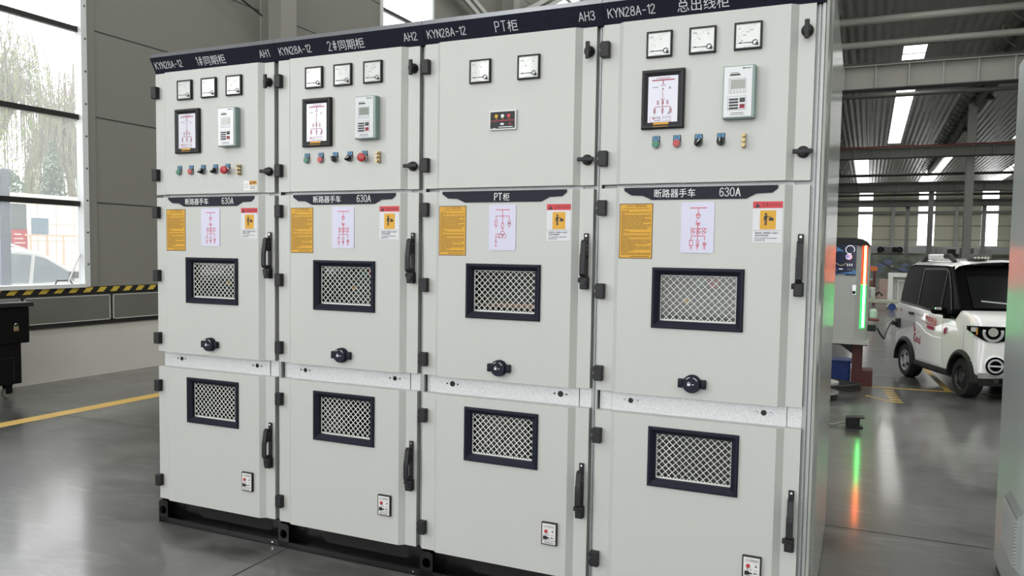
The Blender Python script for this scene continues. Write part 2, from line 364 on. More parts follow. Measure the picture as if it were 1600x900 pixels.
# left wall: plaster plinth, dark band panels, insulated panels between tall windows
wl = MB()
wl.box(XL-0.28, XL, -16, Y_FAR, 0, 0.585)
struct(wl.build('wall_left', WLOW))
WINS = [(-15.8, -12.7), (-7.75, -4.65), (0.9, 3.03), (8.9, 10.62), (17.2, 19.0), (24.6, 26.4)]
ups = MB(); sm = MB(); edges = []
y = -16.0
for (a, b) in WINS:
    edges.append((y, a-0.068)); y = b+0.068
edges.append((y, Y_FAR))
for (a, b) in edges:
    z = 1.0
    ups.box(XL-0.075, XL+0.0, a, b, 1.0, ROOF)
for (a, b) in edges:
    for k in range(11):
        zz = 1.936+0.943*k
        if zz < ROOF: sm.box(XL, XL+0.003, a+0.03, b, zz-0.006, zz+0.006)
for (a, b) in WINS: ups.box(XL-0.075, XL, a, b, 9.6, ROOF)
struct(ups.build('wall_left', WPANEL)); struct(sm.build('trim_1', SEAM))
bd = MB(); bd.box(XL-0.26, XL-0.02, -16, Y_FAR, 0.585, 1.0)
struct(bd.build('wall_left', DARKSTEEL))
# band panels (each its own framed sheet)
by = -15.6
k = 0
while by < 26:
    p = MB(); p.box(XL-0.02, XL+0.012, by, by+1.02, 0.62, 0.905, 0, 0.004)
    fr = MB()
    for q in ((by, by+0.012, 0.62, 0.905), (by+1.008, by+1.02, 0.62, 0.905), (by, by+1.02, 0.62, 0.63), (by, by+1.02, 0.895, 0.905)):
        fr.box(XL+0.010, XL+0.0145, q[0], q[1], q[2], q[3])
    o = struct(p.build('trim_2', WBAND)); fr.build('panel_edge', STEELW, o)
    by += 1.055; k += 1
dk = MB(); dk.box(XL-0.02, XL+0.02, -16, 30, 0.575, 0.612); struct(dk.build('trim_3', WBAR))
# hazard tape along the sill
def hazard():
    m = bpy.data.materials.new('yellow_black_hazard_tape'); m.use_nodes = True; nt = m.node_tree; b = nt.nodes['Principled BSDF']
    tc = nt.nodes.new('ShaderNodeTexCoord'); sp = nt.nodes.new('ShaderNodeSeparateXYZ'); nt.links.new(tc.outputs['Object'], sp.inputs[0])
    ad = nt.nodes.new('ShaderNodeMath'); ad.operation = 'SUBTRACT'; nt.links.new(sp.outputs['Y'], ad.inputs[0]); nt.links.new(sp.outputs['Z'], ad.inputs[1])
    dv = nt.nodes.new('ShaderNodeMath'); dv.operation = 'DIVIDE'; dv.inputs[1].default_value = 0.172; nt.links.new(ad.outputs[0], dv.inputs[0])
    frc = nt.nodes.new('ShaderNodeMath'); frc.operation = 'FRACT'; nt.links.new(dv.outputs[0], frc.inputs[0])
    gt = nt.nodes.new('ShaderNodeMath'); gt.operation = 'GREATER_THAN'; gt.inputs[1].default_value = 0.5; nt.links.new(frc.outputs[0], gt.inputs[0])
    mx = nt.nodes.new('ShaderNodeMix'); mx.data_type = 'RGBA'; mx.inputs['A'].default_value = (*lin((208, 182, 70)), 1); mx.inputs['B'].default_value = (0.012, 0.012, 0.012, 1)
    nt.links.new(gt.outputs[0], mx.inputs['Factor']); nt.links.new(mx.outputs['Result'], b.inputs['Base Color']); b.inputs['Roughness'].default_value = 0.5
    return m
tp = MB(); tp.box(XL-0.0195, XL+0.016, -16, 30, 0.94, 0.992)
tag(tp.build('hazard_tape', hazard()), 'yellow and black striped hazard tape along the sill of the left wall', 'tape')

def window_unit(idx, a, b, detail):
    fr = MB(); t = 0.068
    fr.box(XL-0.075, XL+0.022, b, b+t, 1.0, 9.6); fr.box(XL-0.16, XL+0.03, a-t, a, 1.0, 9.6)
    fr.box(XL-0.16, XL+0.045, a, b, 0.995, 1.035); fr.box(XL-0.16, XL+0.03, a, b, 9.5, 9.6)
    o = struct(fr.build('window_%d' % idx, WFRAME))
    for k in range(9):
        zz = 1.912+0.942*k
        if zz < 9.4:
            MB().box(XL-0.09, XL-0.03, a, b, zz-0.028, zz+0.028).build('glazing_bar', WBAR, o)
    MB().box(XL-0.065, XL-0.060, a, b, 1.03, 9.5).build('pane', GLASS, o)
    if detail:
        sc = MB()
        for k in range(22): sc.cyl((XL+0.022, b+0.045, 1.25+0.35*k), 'x', 0.011, 0.004, 10)
        sc.build('screw', DARKSTEEL, o)
        MB().tube([(XL-0.03, b-0.015, 1.36), (XL+0.0, b-0.19, 1.05)], 0.009).build('stay_rod', CHROME, o)
        MB().tube([(XL-0.01, b-0.33, 1.035), (XL-0.01, b-0.31, 1.075), (XL-0.01, b-0.16, 1.075), (XL-0.01, b-0.13, 1.035)], 0.008).build('handle', DARKSTEEL, o)
    return o
for i, (a, b) in enumerate(WINS): window_unit(i+1, a, b, i == 2)
# galvanised jamb flashing at the near edge of the wall panel
fl = MB(); fl.box(XL-0.02, XL+0.012, 3.10, 3.20, 1.0, ROOF)
struct(fl.build('trim_4', WPANEL))

# wall columns of the left wall
def wall_column(y0):
    m = MB(); m.box(XL, XL+0.34, y0-0.012, y0+0.012, 0, ROOF)
    m = MB()
    m.box(XL, XL+0.02, y0-0.16, y0+0.16, 0, ROOF); m.box(XL+0.36, XL+0.38, y0-0.16, y0+0.16, 0, ROOF); m.box(XL+0.02, XL+0.36, y0-0.008, y0+0.008, 0, ROOF)
    return struct(m.build('column', STEEL), 'grey steel wall column rising behind the cabinet row on the left', 'column')
for yy in (6.0, 13.8, 21.6, 29.4): wall_column(yy)
# bracing
def brace(name, p, q, w, label):
    p = Vector(p); q = Vector(q); d = (q-p).normalized(); n = Vector((0, -d.z, d.y))
    m = MB()
    for s0 in (-0.5, 0.15):
        a = n*w*s0; b = n*w*(s0+0.35)
        v = []
        for x in (0.0, 0.06):
            for P in (p, q): v += [P+a+Vector((x, 0, 0)), P+b+Vector((x, 0, 0))]
        m.add(v, [(0, 1, 3, 2), (4, 5, 7, 6), (0, 1, 5, 4), (2, 3, 7, 6), (0, 2, 6, 4), (1, 3, 7, 5)])
    return struct(m.build(name, STEELW), label, 'brace')
brace('wall_brace', (XL+0.15, 10.1, 7.05), (XL+0.15, 13.7, 6.2), 0.28, 'pale double-angle brace slanting down behind the third cabinet nameplate')
brace('wall_brace', (XL+0.15, 18.0, 8.7), (XL+0.15, 13.9, 6.7), 0.28, 'pale double-angle brace slanting up toward the fourth cabinet nameplate')
rod = MB(); rod.tube([(XL+0.1, 3.3, 5.35), (XL+0.12, 5.75, 4.66)], 0.012); rod.tube([(XL+0.1, 6.3, 4.60), (XL+0.1, 9.0, 3.8)], 0.012)
struct(rod.build('tie_rod', WBAR), 'thin dark tie rods crossing the left wall behind the column', 'rod')

# far wall with tall windows
fw = MB(); xw = XL
FW = [(1.9, 3.6), (9.15, 11.1), (16.45, 18.3), (23.7, 25.5)]
for (a, b) in FW:
    fw.box(xw, a, Y_FAR, Y_FAR+0.25, 0, ROOF); xw = b
    fw.box(a, b, Y_FAR, Y_FAR+0.25, 0, 3.05); fw.box(a, b, Y_FAR, Y_FAR+0.25, 10.6, ROOF)
fw.box(xw, 34, Y_FAR, Y_FAR+0.25, 0, ROOF)
struct(fw.build('wall_far', FARW))
for i, (a, b) in enumerate(FW):
    o = struct(MB().box(a, b, Y_FAR-0.02, Y_FAR+0.1, 7.35, 7.6).box(a, b, Y_FAR-0.02, Y_FAR+0.1, 3.05, 3.15).build('window_%d' % (i+8), STEEL))
    MB().box(a, b, Y_FAR+0.11, Y_FAR+0.12, 3.1, 10.6).build('pane', GLASS, o)
fs = MB()
for zz in (3.9, 5.75, 9.4): fs.box(XL, 34, Y_FAR-0.03, Y_FAR, zz-0.03, zz+0.03)
struct(fs.build('trim_5', SEAM))
rl = MB(); rl.box(XL, 34, Y_FAR-0.35, Y_FAR-0.02, 7.3, 7.7); struct(rl.build('trim_6', STEEL))
for xx in (-1.8, 6.15, 13.6, 20.8, 27.8):
    struct(MB().box(xx-0.2, xx+0.2, Y_FAR-0.5, Y_FAR, 0, ROOF).build('column', STEELW), 'pale column against the far end wall between tall windows', 'column')
struct(MB().box(33.8, 34.1, -16, Y_FAR, 0, ROOF).build('wall_right', FARW))
bw = MB(); bw.box(XL-0.3, -3.5, -16.3, -16, 0, ROOF); bw.box(9.5, 34.1, -16.3, -16, 0, ROOF); bw.box(-3.5, 9.5, -16.3, -16, 8.2, ROOF); struct(bw.build('wall_back', FARW))

# roof: sheeting strips with skylights
rf = MB()
NEARS = [(-2.0, -0.8), (4.6, 5.8), (11.2, 12.4), (18.0, 19.2)]  # glowing strips added out of view to brighten the hall
SKY = [(4.45, 5.4, 37.6, 71.5), (1.7, 3.0, 76.0, 113.0), (8.7, 10.2, 76.0, 113.0), (16.2, 17.6, 76.0, 113.0), (13.3, 14.3, 37.6, 71.5), (4.6, 5.6, 10, 26)]  # strips beyond the third girder stand in for bright roof reflections
for (ya, yb, xs) in ((-16, 27, NEARS), (27, 37.6, []), (37.6, 71.5, [(4.45, 5.4), (13.3, 14.3)]), (71.5, 76, []), (76, 113, [(1.7, 3.0), (8.7, 10.2), (16.2, 17.6)]), (113, Y_FAR+0.3, [])):
    x = XL-0.3
    for (a, b) in xs:
        rf.box(x, a, ya, yb, ROOF, ROOF+0.15); x = b
    rf.box(x, 34.2, ya, yb, ROOF, ROOF+0.15)
struct(rf.build('ceiling', ROOFM))
for (a, b, ya, yb) in [(a_, b_, -16, 27) for a_, b_ in NEARS]+SKY[:5]:
    o = struct(MB().box(a, b, ya, yb, ROOF+0.02, ROOF+0.05).build('skylight', SKYL if yb == 27 else SKYF), 'long bright strip in the corrugated roof', 'skylight')
    pb = MB(); yy = ya+1.5
    while yy < yb: pb.box(a, b, yy-0.05, yy+0.05, ROOF-0.03, ROOF+0.015); yy += 1.6
    pb.build('purlin', STEELW, o)
# purlins across the roof (uncounted lines under the sheeting)
# crane girders along each column row
def girder(y0, z0, z1, x1, label, rail=None):
    o = thing('crane_girder', label, 'girder', (0, y0, z0)); o['kind'] = 'structure'
    h = z1-z0
    MB().box(-4.3, x1, -0.012, 0.012, 0, h).build('web', STEEL, o)
    MB().box(-4.3, x1, -0.22, 0.22, h-0.03, h).build('top_flange', STEEL, o)
    MB().box(-4.3, x1, -0.32, 0.32, -0.03, 0.0).build('bottom_flange', DARKSTEEL, o)  # darker material puts the shade under the girder into colour
    x = -4.0; st = MB()
    while x < x1: st.box(x-0.008, x+0.008, -0.2, 0.2, 0, h-0.03); x += 1.05
    st.build('stiffener', STEELW, o)
    MB().box(-4.3, x1, -0.04, 0.04, h, h+0.12).build('rail', rail or WBAR, o)
    return o
REDRAIL = mat('red_crane_rail', (128, 52, 46), 0.5, noise=0.1, nscale=3)
girder(28.5, 7.42, 8.25, 22, 'nearest grey crane girder spanning overhead with a dark rail on top')
girder(50.5, 7.45, 8.05, 26, 'second crane girder with a red rail along its top', REDRAIL)
girder(72.5, 7.05, 7.75, 30, 'third crane girder seen below the red-railed one')
girder(94.5, 7.1, 7.7, 33, 'farthest crane girder in front of the tall end windows')
tb = 0
for (y0, z0, r, lb) in ((28.5, 9.85, 0.14, 'uppermost pale tie beam below the corrugated roof'), (28.9, 9.1, 0.13, 'lower pale tie beam just above the nearest crane girder'), (40.0, 9.28, 0.10, 'slim tie beam crossing the long skylight strip'), (62.0, 7.5, 0.10, 'tie beam crossing behind the red-railed girder'), (84, 7.6, 0.12, 'tie beam crossing between the third and farthest girders')):
    m = MB(); m.tube([(-4.2, y0, z0), (30, y0, z0)], r, 12)
    o = struct(m.build('tie_beam', STEEL if y0 < 60 else DARKSTEEL, None, True), lb, 'beam')
    if r > 0.125:
        cl = MB()
        for q in range(20): cl.tube([(-3+q*1.7, y0-0.01, z0-r-0.02), (-3+q*1.7, y0-0.01, z0+r+0.16)], 0.03, 6)
        cl.build('clamp', DARKSTEEL, o)
# columns
def column(x, y, w, z1, lb):
    m = MB(); m.box(x-w/2, x+w/2, y-0.25, y-0.22, 0, z1); m.box(x-w/2, x+w/2, y+0.22, y+0.25, 0, z1); m.box(x-0.012, x+0.012, y-0.22, y+0.22, 0, z1)
    struct(m.build('column', STEELW), lb, 'column')
column(8.55, 50.9, 0.42, 10.5, 'tall pale steel column standing behind the electric car roof')
column(7.95, 72.9, 0.38, 7.1, 'grey column left of the tall column in the next row')
column(7.05, 94.9, 0.36, 7.1, 'slim far column above the solar picture board')
column(15.2, 72.9, 0.38, 7.1, 'grey column seen right of the tall column')
column(14.3, 94.9, 0.36, 7.1, 'slim far column near the right-hand end window')
column(17.5, 50.9, 0.42, 10.5, 'tall column hidden toward the right of the hall')
# rafters with purlin braces
def rafter(x, ya, yb, z, lb, n):
    o = thing('rafter', lb, 'rafter', (x, ya, z)); o['kind'] = 'structure'
    L = yb-ya
    m = MB(); m.box(-0.012, 0.012, 0, L, 0, 0.62); m.box(-0.16, 0.16, 0, L, -0.02, 0); m.box(-0.16, 0.16, 0, L, 0.62, 0.64); m.build('beam', STEEL, o)
    fb = MB()
    for k in range(n):
        yy = 1+k*(L-2)/(n-1)
        fb.tube([(0, yy, 0.02), (-0.75, yy, ROOF-z-0.02)], 0.035, 6); fb.tube([(0, yy, 0.02), (0.75, yy, ROOF-z-0.02)], 0.035, 6)
    fb.build('fly_brace', STEEL, o)
rafter(8.75, 29, 94, 10.3, 'long roof rafter meeting the tall pale column', 38)
rafter(0.3, 29, 94, 10.3, 'long roof rafter beside the switchgear side panel', 30)
rafter(16.6, 29, 94, 10.3, 'long roof rafter at the right of the hall', 30)
LAMPM = mat('high_bay_lamp', (60, 60, 58), 0.4, noise=0.1, nscale=8)
for (x, y, lb) in ((8.75, 45.5, 'nearest dark high-bay lamp hung under the long rafter'), (8.75, 57.0, 'middle dark high-bay lamp hung under the long rafter'), (8.75, 68.0, 'farthest dark high-bay lamp hung under the long rafter')):
    t = thing('high_bay_lamp', lb, 'lamp', (x, y, 9.75), 0, 'high-bay lamps under the rafter')
    MB().lathe((0, 0, 0), 'z', [(0.28, 0), (0.27, 0.03), (0.13, 0.24), (0.11, 0.30), (0.0, 0.30)], 20).build('shade', LAMPM, t, True)
    MB().cyl((0, 0, 0.28), 'z', 0.03, 0.27, 8).build('hanger', DARKSTEEL, t)
# low annex band under the far windows with boxes and speakers on it
bd = MB(); bd.box(XL, 34, Y_FAR-1.6, Y_FAR-0.4, 2.1, 3.0)
struct(bd.build('wall_annex', WFRAME), 'white band of service rooms under the far windows', 'wall')

#@@OUTSIDE
# ================================================================== outside the left window
GRAVEL = mat('pale_outside_paving', (196, 196, 190), 0.9, noise=0.05, nscale=1)
struct(MB().box(-60, XL-0.3, -30, 60, -0.25, -0.05).build('ground', GRAVEL), 'pale paved yard outside the left window', 'ground')
BWALL = mat('pale_building_panel', (228, 224, 216), 0.8, noise=0.03, nscale=1)
BLINE = mat('pinkish_panel_joint', (196, 178, 170), 0.8, noise=0.03, nscale=3)
BGLASS = mat('blue_grey_pane', (120, 140, 152), 0.2, noise=0.05, nscale=2)
b = thing('yard_building', 'low pale panelled building across the yard outside the window', 'building', (-16, 11, -0.05))
MB().box(-1.5, 0, -1.6, 10, 0, 2.72).build('wall', BWALL, b)
MB().box(-1.55, 0.05, -1.65, 10, 2.72, 2.80).build('roof_edge', BWALL, b)
jl = MB()
for k in range(13): jl.box(0, 0.006, -1.5+k*0.52, -1.485+k*0.52, 0, 2.7)
for zz in (1.0, 1.62, 2.05): jl.box(0, 0.006, -1.6, 6, zz-0.006, zz+0.006)
jl.build('panel_joint', BLINE, b)
for yy in (-0.62, 0.93):
    w = MB().box(-0.02, 0.012, yy, yy+0.46, 1.78, 2.2).build('window', BGLASS, b)
DKGREEN = mat('dark_gate_pillar', (96, 104, 104), 0.8, noise=0.1, nscale=4)
REDS = mat('red_sign', (170, 60, 66), 0.6, noise=0.05, nscale=4)
t = thing('gate_pillar', 'dark grey pillar with a red sign outside the window', 'pillar', (-15, 9.2, -0.05))
MB().box(-0.3, 0.3, -0.22, 0.18, 0, 2.46, 0, 0.02).build('shaft', DKGREEN, t)
s0 = MB().box(0.302, 0.32, -0.2, 0.17, 1.38, 1.86).build('red_sign', REDS, t)
wm = MB()
for k in range(3): wm.rect(-0.15, 1.74-0.1*k, 0.02+0.05*k, 1.765-0.1*k, lambda a, b: (0.3225, a, b), 0)
wm.build('sign_marking', WHITE, s0)
RAILM = mat('pale_orange_railing', (206, 176, 150), 0.6, noise=0.05, nscale=4)
t = thing('yard_railing', 'thin pale orange railing in front of the yard building', 'railing', (-14.5, 9.2, -0.05))
m = MB(); m.box(-0.02, 0.02, 0, 8, 1.72, 1.76)
m.build('top_rail', RAILM, t)
for k in range(9): MB().box(-0.02, 0.02, 0.1+0.42*k, 0.13+0.42*k, 0, 1.72).build('baluster', RAILM, t)
POSTM = mat('blue_grey_post', (132, 142, 158), 0.5, noise=0.04, nscale=4)
t = thing('yard_signboard', 'blue-grey framed signboard cut by the left picture edge', 'signboard', (-6.0, 2.1, -0.05))
MB().box(-0.06, 0.06, 0.98, 1.08, 0, 2.40, 0, 0.01).build('post', POSTM, t)
MB().box(-0.06, 0.06, -0.8, 0.98, 2.30, 2.40, 0, 0.01).build('top_rail', POSTM, t)
MB().box(-0.02, 0.02, -0.8, 0.98, 0.5, 2.30).build('board', mat('pale_blue_board', (206, 214, 236), 0.5, noise=0.02, nscale=2), t)

# parked white car outside (side facing the window)
CARW = mat('white_car_paint', (228, 230, 230), 0.22, coat=0.6, noise=0.01, nscale=3)
CARG = mat('hazed_car_glass', (140, 150, 160), 0.08, coat=0.8, noise=0.05, nscale=2)  # paler than plain dark glass; haze is put into the colour
TYRE = mat('tyre_rubber', (24, 24, 25), 0.7, noise=0.1, nscale=30)
t = thing('parked_car', 'white parked car seen through the left window', 'car', (-9.5, 5.8, -0.05))
body = [(-2.2, 0.28), (-2.28, 0.62), (-2.2, 0.92), (-1.9, 1.0), (-1.55, 1.36), (-1.2, 1.44), (-0.1, 1.46), (0.30, 1.38), (1.0, 1.0), (1.78, 0.84), (1.98, 0.62), (2.0, 0.28)]
m = MB(); m.prism(body, 'x', -1.6, 0.0); o = m.build('body', CARW, t)
bv = o.modifiers.new('bevel', 'BEVEL'); bv.width = 0.07; bv.segments = 3
g = MB()
for poly in ([(-1.72, 0.90), (-1.42, 1.30), (-0.95, 1.36), (-0.88, 0.88)], [(-0.80, 0.88), (-0.86, 1.36), (-0.42, 1.37), (0.08, 1.33), (0.02, 0.86)], [(0.10, 0.86), (0.15, 1.32), (0.34, 1.27), (0.86, 0.98), (0.86, 0.88)]):
    g.prism(poly, 'x', 0.002, 0.012)
g.build('side_glass', CARG, t)
for yy in (-1.35, 1.2):
    MB().cyl((-0.18, yy, 0.31), 'x', 0.31, 0.2, 24).build('wheel', TYRE, t)
MB().tube([(-0.2, -1.25, 1.44), (-0.2, -1.1, 1.50), (-0.2, -0.1, 1.50), (-0.2, 0.12, 1.43)], 0.02).build('roof_rail', CHROME, t)
MB().box(0.0, 0.16, 0.76, 0.92, 0.93, 1.05, 0, 0.03).build('wing_mirror', BLACK, t)

# trees beyond the yard building: trunks, branches and hanging twigs
def foliage(rgb, name): return mat(name, rgb, 0.8, noise=0.25, nscale=3)
BARK = mat('bark', (110, 102, 90), 0.9, noise=0.2, nscale=8)
def willow(loc, h, r, rgb, name, label, n, seed, group=None):
    rnd = random.Random(seed)
    t = thing(name, label, 'tree', loc, 0, group)
    tr = MB(); tr.tube([(0, 0, 0), (0.1, 0.05, h*0.3), (0.0, -0.1, h*0.55)], [0.22, 0.17, 0.1], 8)
    lf = MB()
    for k in range(n):
        a = rnd.random()*2*PI; rr = r*math.sqrt(rnd.random()); top = h*(1-0.45*(rr/r)**2)*(0.82+0.18*rnd.random())
        x0, y0 = rr*math.cos(a), rr*math.sin(a)
        if k % 5 == 0: tr.tube([(0, -0.05, h*0.45), (x0*0.4, y0*0.4, h*0.72), (x0*0.9, y0*0.9, top)], [0.05, 0.03, 0.012], 5)
        L = 0.6+rnd.random()*h*0.32
        p = [(x0, y0, top), (x0*1.06, y0*1.06, top-L*0.3), (x0*1.09, y0*1.09, top-L)]
        tr.tube(p, [0.012, 0.009, 0.004], 4)
        for q in range(26):
            f = rnd.random(); px = x0*(1+0.09*f); py = y0*(1+0.09*f); pz = top-L*f
            s = 0.03+0.035*rnd.random(); dx, dy = rnd.uniform(-s, s), rnd.uniform(-s, s)
            lf.quad([(px, py, pz), (px+dx, py+dy, pz-s*0.6), (px+dx*0.6, py+dy*0.6, pz-s*2.2)], 0)
    tr.build('trunk', BARK, t); lf.build('foliage', foliage(rgb, name+'_leaves'), t, fix=False)
def bushy(loc, h, r, rgb, name, label, n, seed, conic=False):
    rnd = random.Random(seed)
    t = thing(name, label, 'tree' if h > 2.5 else 'shrub', loc)
    MB().tube([(0, 0, 0), (0, 0, h*0.8)], [0.1, 0.03], 7).build('trunk', BARK, t)
    lf = MB()
    for k in range(n):
        f = rnd.random(); a = rnd.random()*2*PI
        R = r*((1-f)*0.95+0.05 if conic else math.sqrt(max(0, 1-(2*f-1)**2)))*math.sqrt(rnd.random())
        p = Vector((R*math.cos(a), R*math.sin(a), h*(0.08+0.92*f))); s = 0.05+0.06*rnd.random()
        d = Vector((rnd.uniform(-1, 1), rnd.uniform(-1, 1), rnd.uniform(-1, 0.4))).normalized()*s; e = d.orthogonal().normalized()*s*0.45
        lf.quad([p-d, p+e, p+d, p-e], 0)
    lf.build('foliage', foliage(rgb, name+'_leaves'), t, fix=False)
willow((-26, 15.9, -0.05), 10.6, 2.8, (128, 150, 78), 'willow_tree', 'tall pale green weeping willow at the left of the window', 760, 3)
willow((-21.3, 15.5, -0.05), 7.7, 1.4, (136, 146, 108), 'bare_willow_tree', 'thin greyish weeping willow right of the taller willow', 420, 5)
bushy((-19.2, 13.3, -0.05), 4.6, 1.0, (104, 120, 100), 'conifer_tree', 'grey-green conifer behind the pale yard building', 2600, 8, True)
bushy((-22.6, 13.0, -0.05), 4.3, 0.85, (170, 156, 112), 'dry_shrub', 'dry yellowish tree above the roof of the yard building', 2600, 9)
bushy((-18.8, 11.6, -0.05), 3.6, 0.7, (100, 120, 98), 'evergreen_shrub', 'dark green bush rising beside the signboard', 1800, 10)

#@@CABINETS
# ================================================================== the four switchgear cabinets
def diag_plate(mb, a, b, fn, mi, pt=False, s=1.0):
    """single-line diagram; (a,b) is the top centre of the bus bar"""
    L = lambda pts, w=0.0022: mb.strip([(a+x*s, b+y*s) for x, y in pts], w*s, fn, mi)
    C = lambda x, y, r, w=0.002: mb.ring((a+x*s, b+y*s), r*s, w*s, fn, mi, 12)
    L([(-0.031, 0), (0.031, 0)], 0.003)
    if pt:
        L([(0, 0), (0, -0.026)]); L([(-0.03, -0.026), (0.03, -0.026)])
        for sx in (-0.03, 0.03): L([(sx, -0.026), (sx, -0.045)])
        for x, y0 in ((-0.03, -0.045), (0.0, -0.055)):
            L([(x-0.005, y0), (x+0.005, y0), (x+0.005, y0-0.02), (x-0.005, y0-0.02), (x-0.005, y0)]); L([(x, y0-0.02), (x, y0-0.032)])
        L([(0, -0.026), (0, -0.055)]); C(0.03, -0.052, 0.006); C(0.03, -0.06, 0.006); L([(0.03, -0.066), (0.03, -0.074)])
        for x, y in ((0, -0.096), (-0.008, -0.108), (0.008, -0.108)): C(x, y, 0.009)
        L([(-0.012, -0.100), (-0.03, -0.100), (-0.03, -0.112), (-0.012, -0.112)]); L([(-0.03, -0.112), (-0.03, -0.125)])
        L([(-0.034, -0.125), (-0.026, -0.137)]); L([(-0.034, -0.137), (-0.026, -0.125)]); L([(-0.03, -0.14), (-0.03, -0.15)]); L([(-0.035, -0.15), (-0.025, -0.15)])
        return
    L([(0, 0), (0, -0.02)])
    for y in (-0.02, -0.025): L([(-0.008, y-0.006), (0, y), (0.008, y-0.006)], 0.0026)
    L([(-0.005, -0.033), (0.005, -0.040)]); L([(-0.005, -0.040), (0.005, -0.033)]); L([(-0.007, -0.045), (0, -0.056), (0, -0.062)])
    for y in (-0.066, -0.060): L([(-0.008, y+0.006), (0, y), (0.008, y+0.006)], 0.0026)
    for x in (-0.021, 0, 0.021):
        for y in (-0.079, -0.091): C(x, y, 0.005); L([(x+0.006, y), (x+0.011, y+0.003)], 0.003)
    L([(0, -0.066), (0, -0.118)]); L([(-0.024, -0.104), (0.026, -0.104)])
    for x in (-0.024, 0.026): L([(x, -0.104), (x, -0.12)])
    L([(-0.03, -0.12), (-0.018, -0.12), (-0.018, -0.14), (-0.03, -0.14), (-0.03, -0.12)]); C(0, -0.124, 0.005); L([(-0.006, -0.136), (0.006, -0.136), (0, -0.146), (-0.006, -0.136)]); L([(0, -0.13), (0, -0.154)])
    C(0.026, -0.134, 0.006); L([(0.022, -0.138), (0.030, -0.130)]); L([(0.022, -0.130), (0.030, -0.138)])
    for x in (-0.024, 0.026):
        L([(x, -0.141), (x, -0.147)])
        for q in range(3): L([(x-0.005+q*0.0015, -0.147-q*0.0035), (x+0.005-q*0.0015, -0.147-q*0.0035)], 0.0015)

DOORX = [(0.0, 0.048), (0.0, 0.015), (0.062, 0.015), (0.081, 0.0), (0.687, 0.0), (0.712, 0.020), (0.769, 0.020), (0.769, 0.048)]
def door_mesh(mb, z0, z1, hole=None):
    P = DOORX
    for i in range(len(P)-1):
        (xa, ya), (xb, yb) = P[i], P[i+1]
        if hole and i == 3:
            hx0, hx1, hz0, hz1 = hole
            for (a, b, c, d) in ((xa, hx0, z0, z1), (hx1, xb, z0, z1), (hx0, hx1, z0, hz0), (hx0, hx1, hz1, z1)):
                mb.quad([(a, 0, c), (b, 0, c), (b, 0, d), (a, 0, d)])
        else:
            mb.quad([(xa, ya, z0), (xb, yb, z0), (xb, yb, z1), (xa, ya, z1)])
    mb.quad([(x, y, z1) for x, y in P]); mb.quad([(x, y, z0) for x, y in reversed(P)])

def win_frame(mb, x0, x1, z0, z1):
    # rectangular bezel with a sloping inner face; loops from outside to inside
    loops = [(0.0, 0.001), (0.0, -0.007), (0.004, -0.011), (0.010, -0.011), (0.027, 0.004), (0.028, 0.022)]
    vs = []
    for (i, y) in loops: vs += [(x0+i, y, z0+i), (x1-i, y, z0+i), (x1-i, y, z1-i), (x0+i, y, z1-i)]
    fs = [(k*4+j, k*4+(j+1) % 4, (k+1)*4+(j+1) % 4, (k+1)*4+j) for k in range(len(loops)-1) for j in range(4)]
    mb.add(vs, fs)
def lattice(mb, x0, x1, z0, z1, y, pitch=0.0262, w=0.0026):
    # expanded metal: two families of diagonal strands clipped to the opening
    def clip(c, sgn):
        pts = []
        for x in (x0, x1):
            z = (c-x) if sgn > 0 else (c+x)
            if z0-1e-9 <= z <= z1+1e-9: pts.append((x, z))
        for z in (z0, z1):
            x = (c-z) if sgn > 0 else (z-c)
            if x0 < x < x1: pts.append((x, z))
        return (min(pts), max(pts)) if len(pts) >= 2 else None
    n = 1.3
    for sgn in (1, -1):
        c = (x0+z0 if sgn > 0 else z0-x1); end = (x1+z1 if sgn > 0 else z1-x0)
        c += pitch*0.5
        while c < end:
            q = clip(c, sgn)
            if q:
                (xa, za), (xb, zb) = q; d = Vector((xb-xa, zb-za))
                if d.length > 0.004:
                    d.normalize(); nn = Vector((-d.y, d.x))*w/2; yy = y+(0.001 if sgn > 0 else 0)
                    A = [(xa+nn.x, yy, za+nn.y), (xa-nn.x, yy, za-nn.y), (xb-nn.x, yy, zb-nn.y), (xb+nn.x, yy, zb+nn.y)]
                    B = [(p[0], p[1]+0.0018, p[2]) for p in A]
                    mb.add(A+B, [(0, 1, 2, 3), (4, 5, 6, 7), (0, 1, 5, 4), (1, 2, 6, 5), (2, 3, 7, 6), (3, 0, 4, 7)])
            c += pitch
    mb.box(x0, x1, y, y+0.003, z0, z0+0.006); mb.box(x0, x1, y, y+0.003, z1-0.003, z1)
    mb.box(x0, x0+0.003, y, y+0.003, z0, z1); mb.box(x1-0.003, x1, y, y+0.003, z0, z1)

def hinge(parent, x, z):
    def fn(mb):
        mb.box(-0.006, 0.028, -0.012, 0.016, -0.030, 0.030, 0, 0.003)
        mb.box(-0.012, -0.004, -0.004, 0.03, -0.024, -0.006); mb.box(-0.012, -0.004, -0.004, 0.03, 0.006, 0.024)
    return cached('hinge', fn, 'hinge', BLACK, parent, loc=(x, 0.015-0.016, z))
def turn_lock(parent, x, z, vertical):
    def fn(mb):
        mb.lathe((0, 0.016, 0), 'y', [(0.021, 0), (0.021, -0.008), (0.016, -0.014), (0.015, -0.026), (0.012, -0.030), (0.0, -0.030)], 20)
        if vertical: mb.box(-0.008, 0.008, -0.018, -0.006, -0.033, 0.033, 0, 0.003)
        else: mb.box(-0.034, 0.034, -0.018, -0.006, -0.008, 0.008, 0, 0.003)
    return cached('lock%d' % vertical, fn, 'turn_lock', BLACK, parent, True, (x, 0, z))
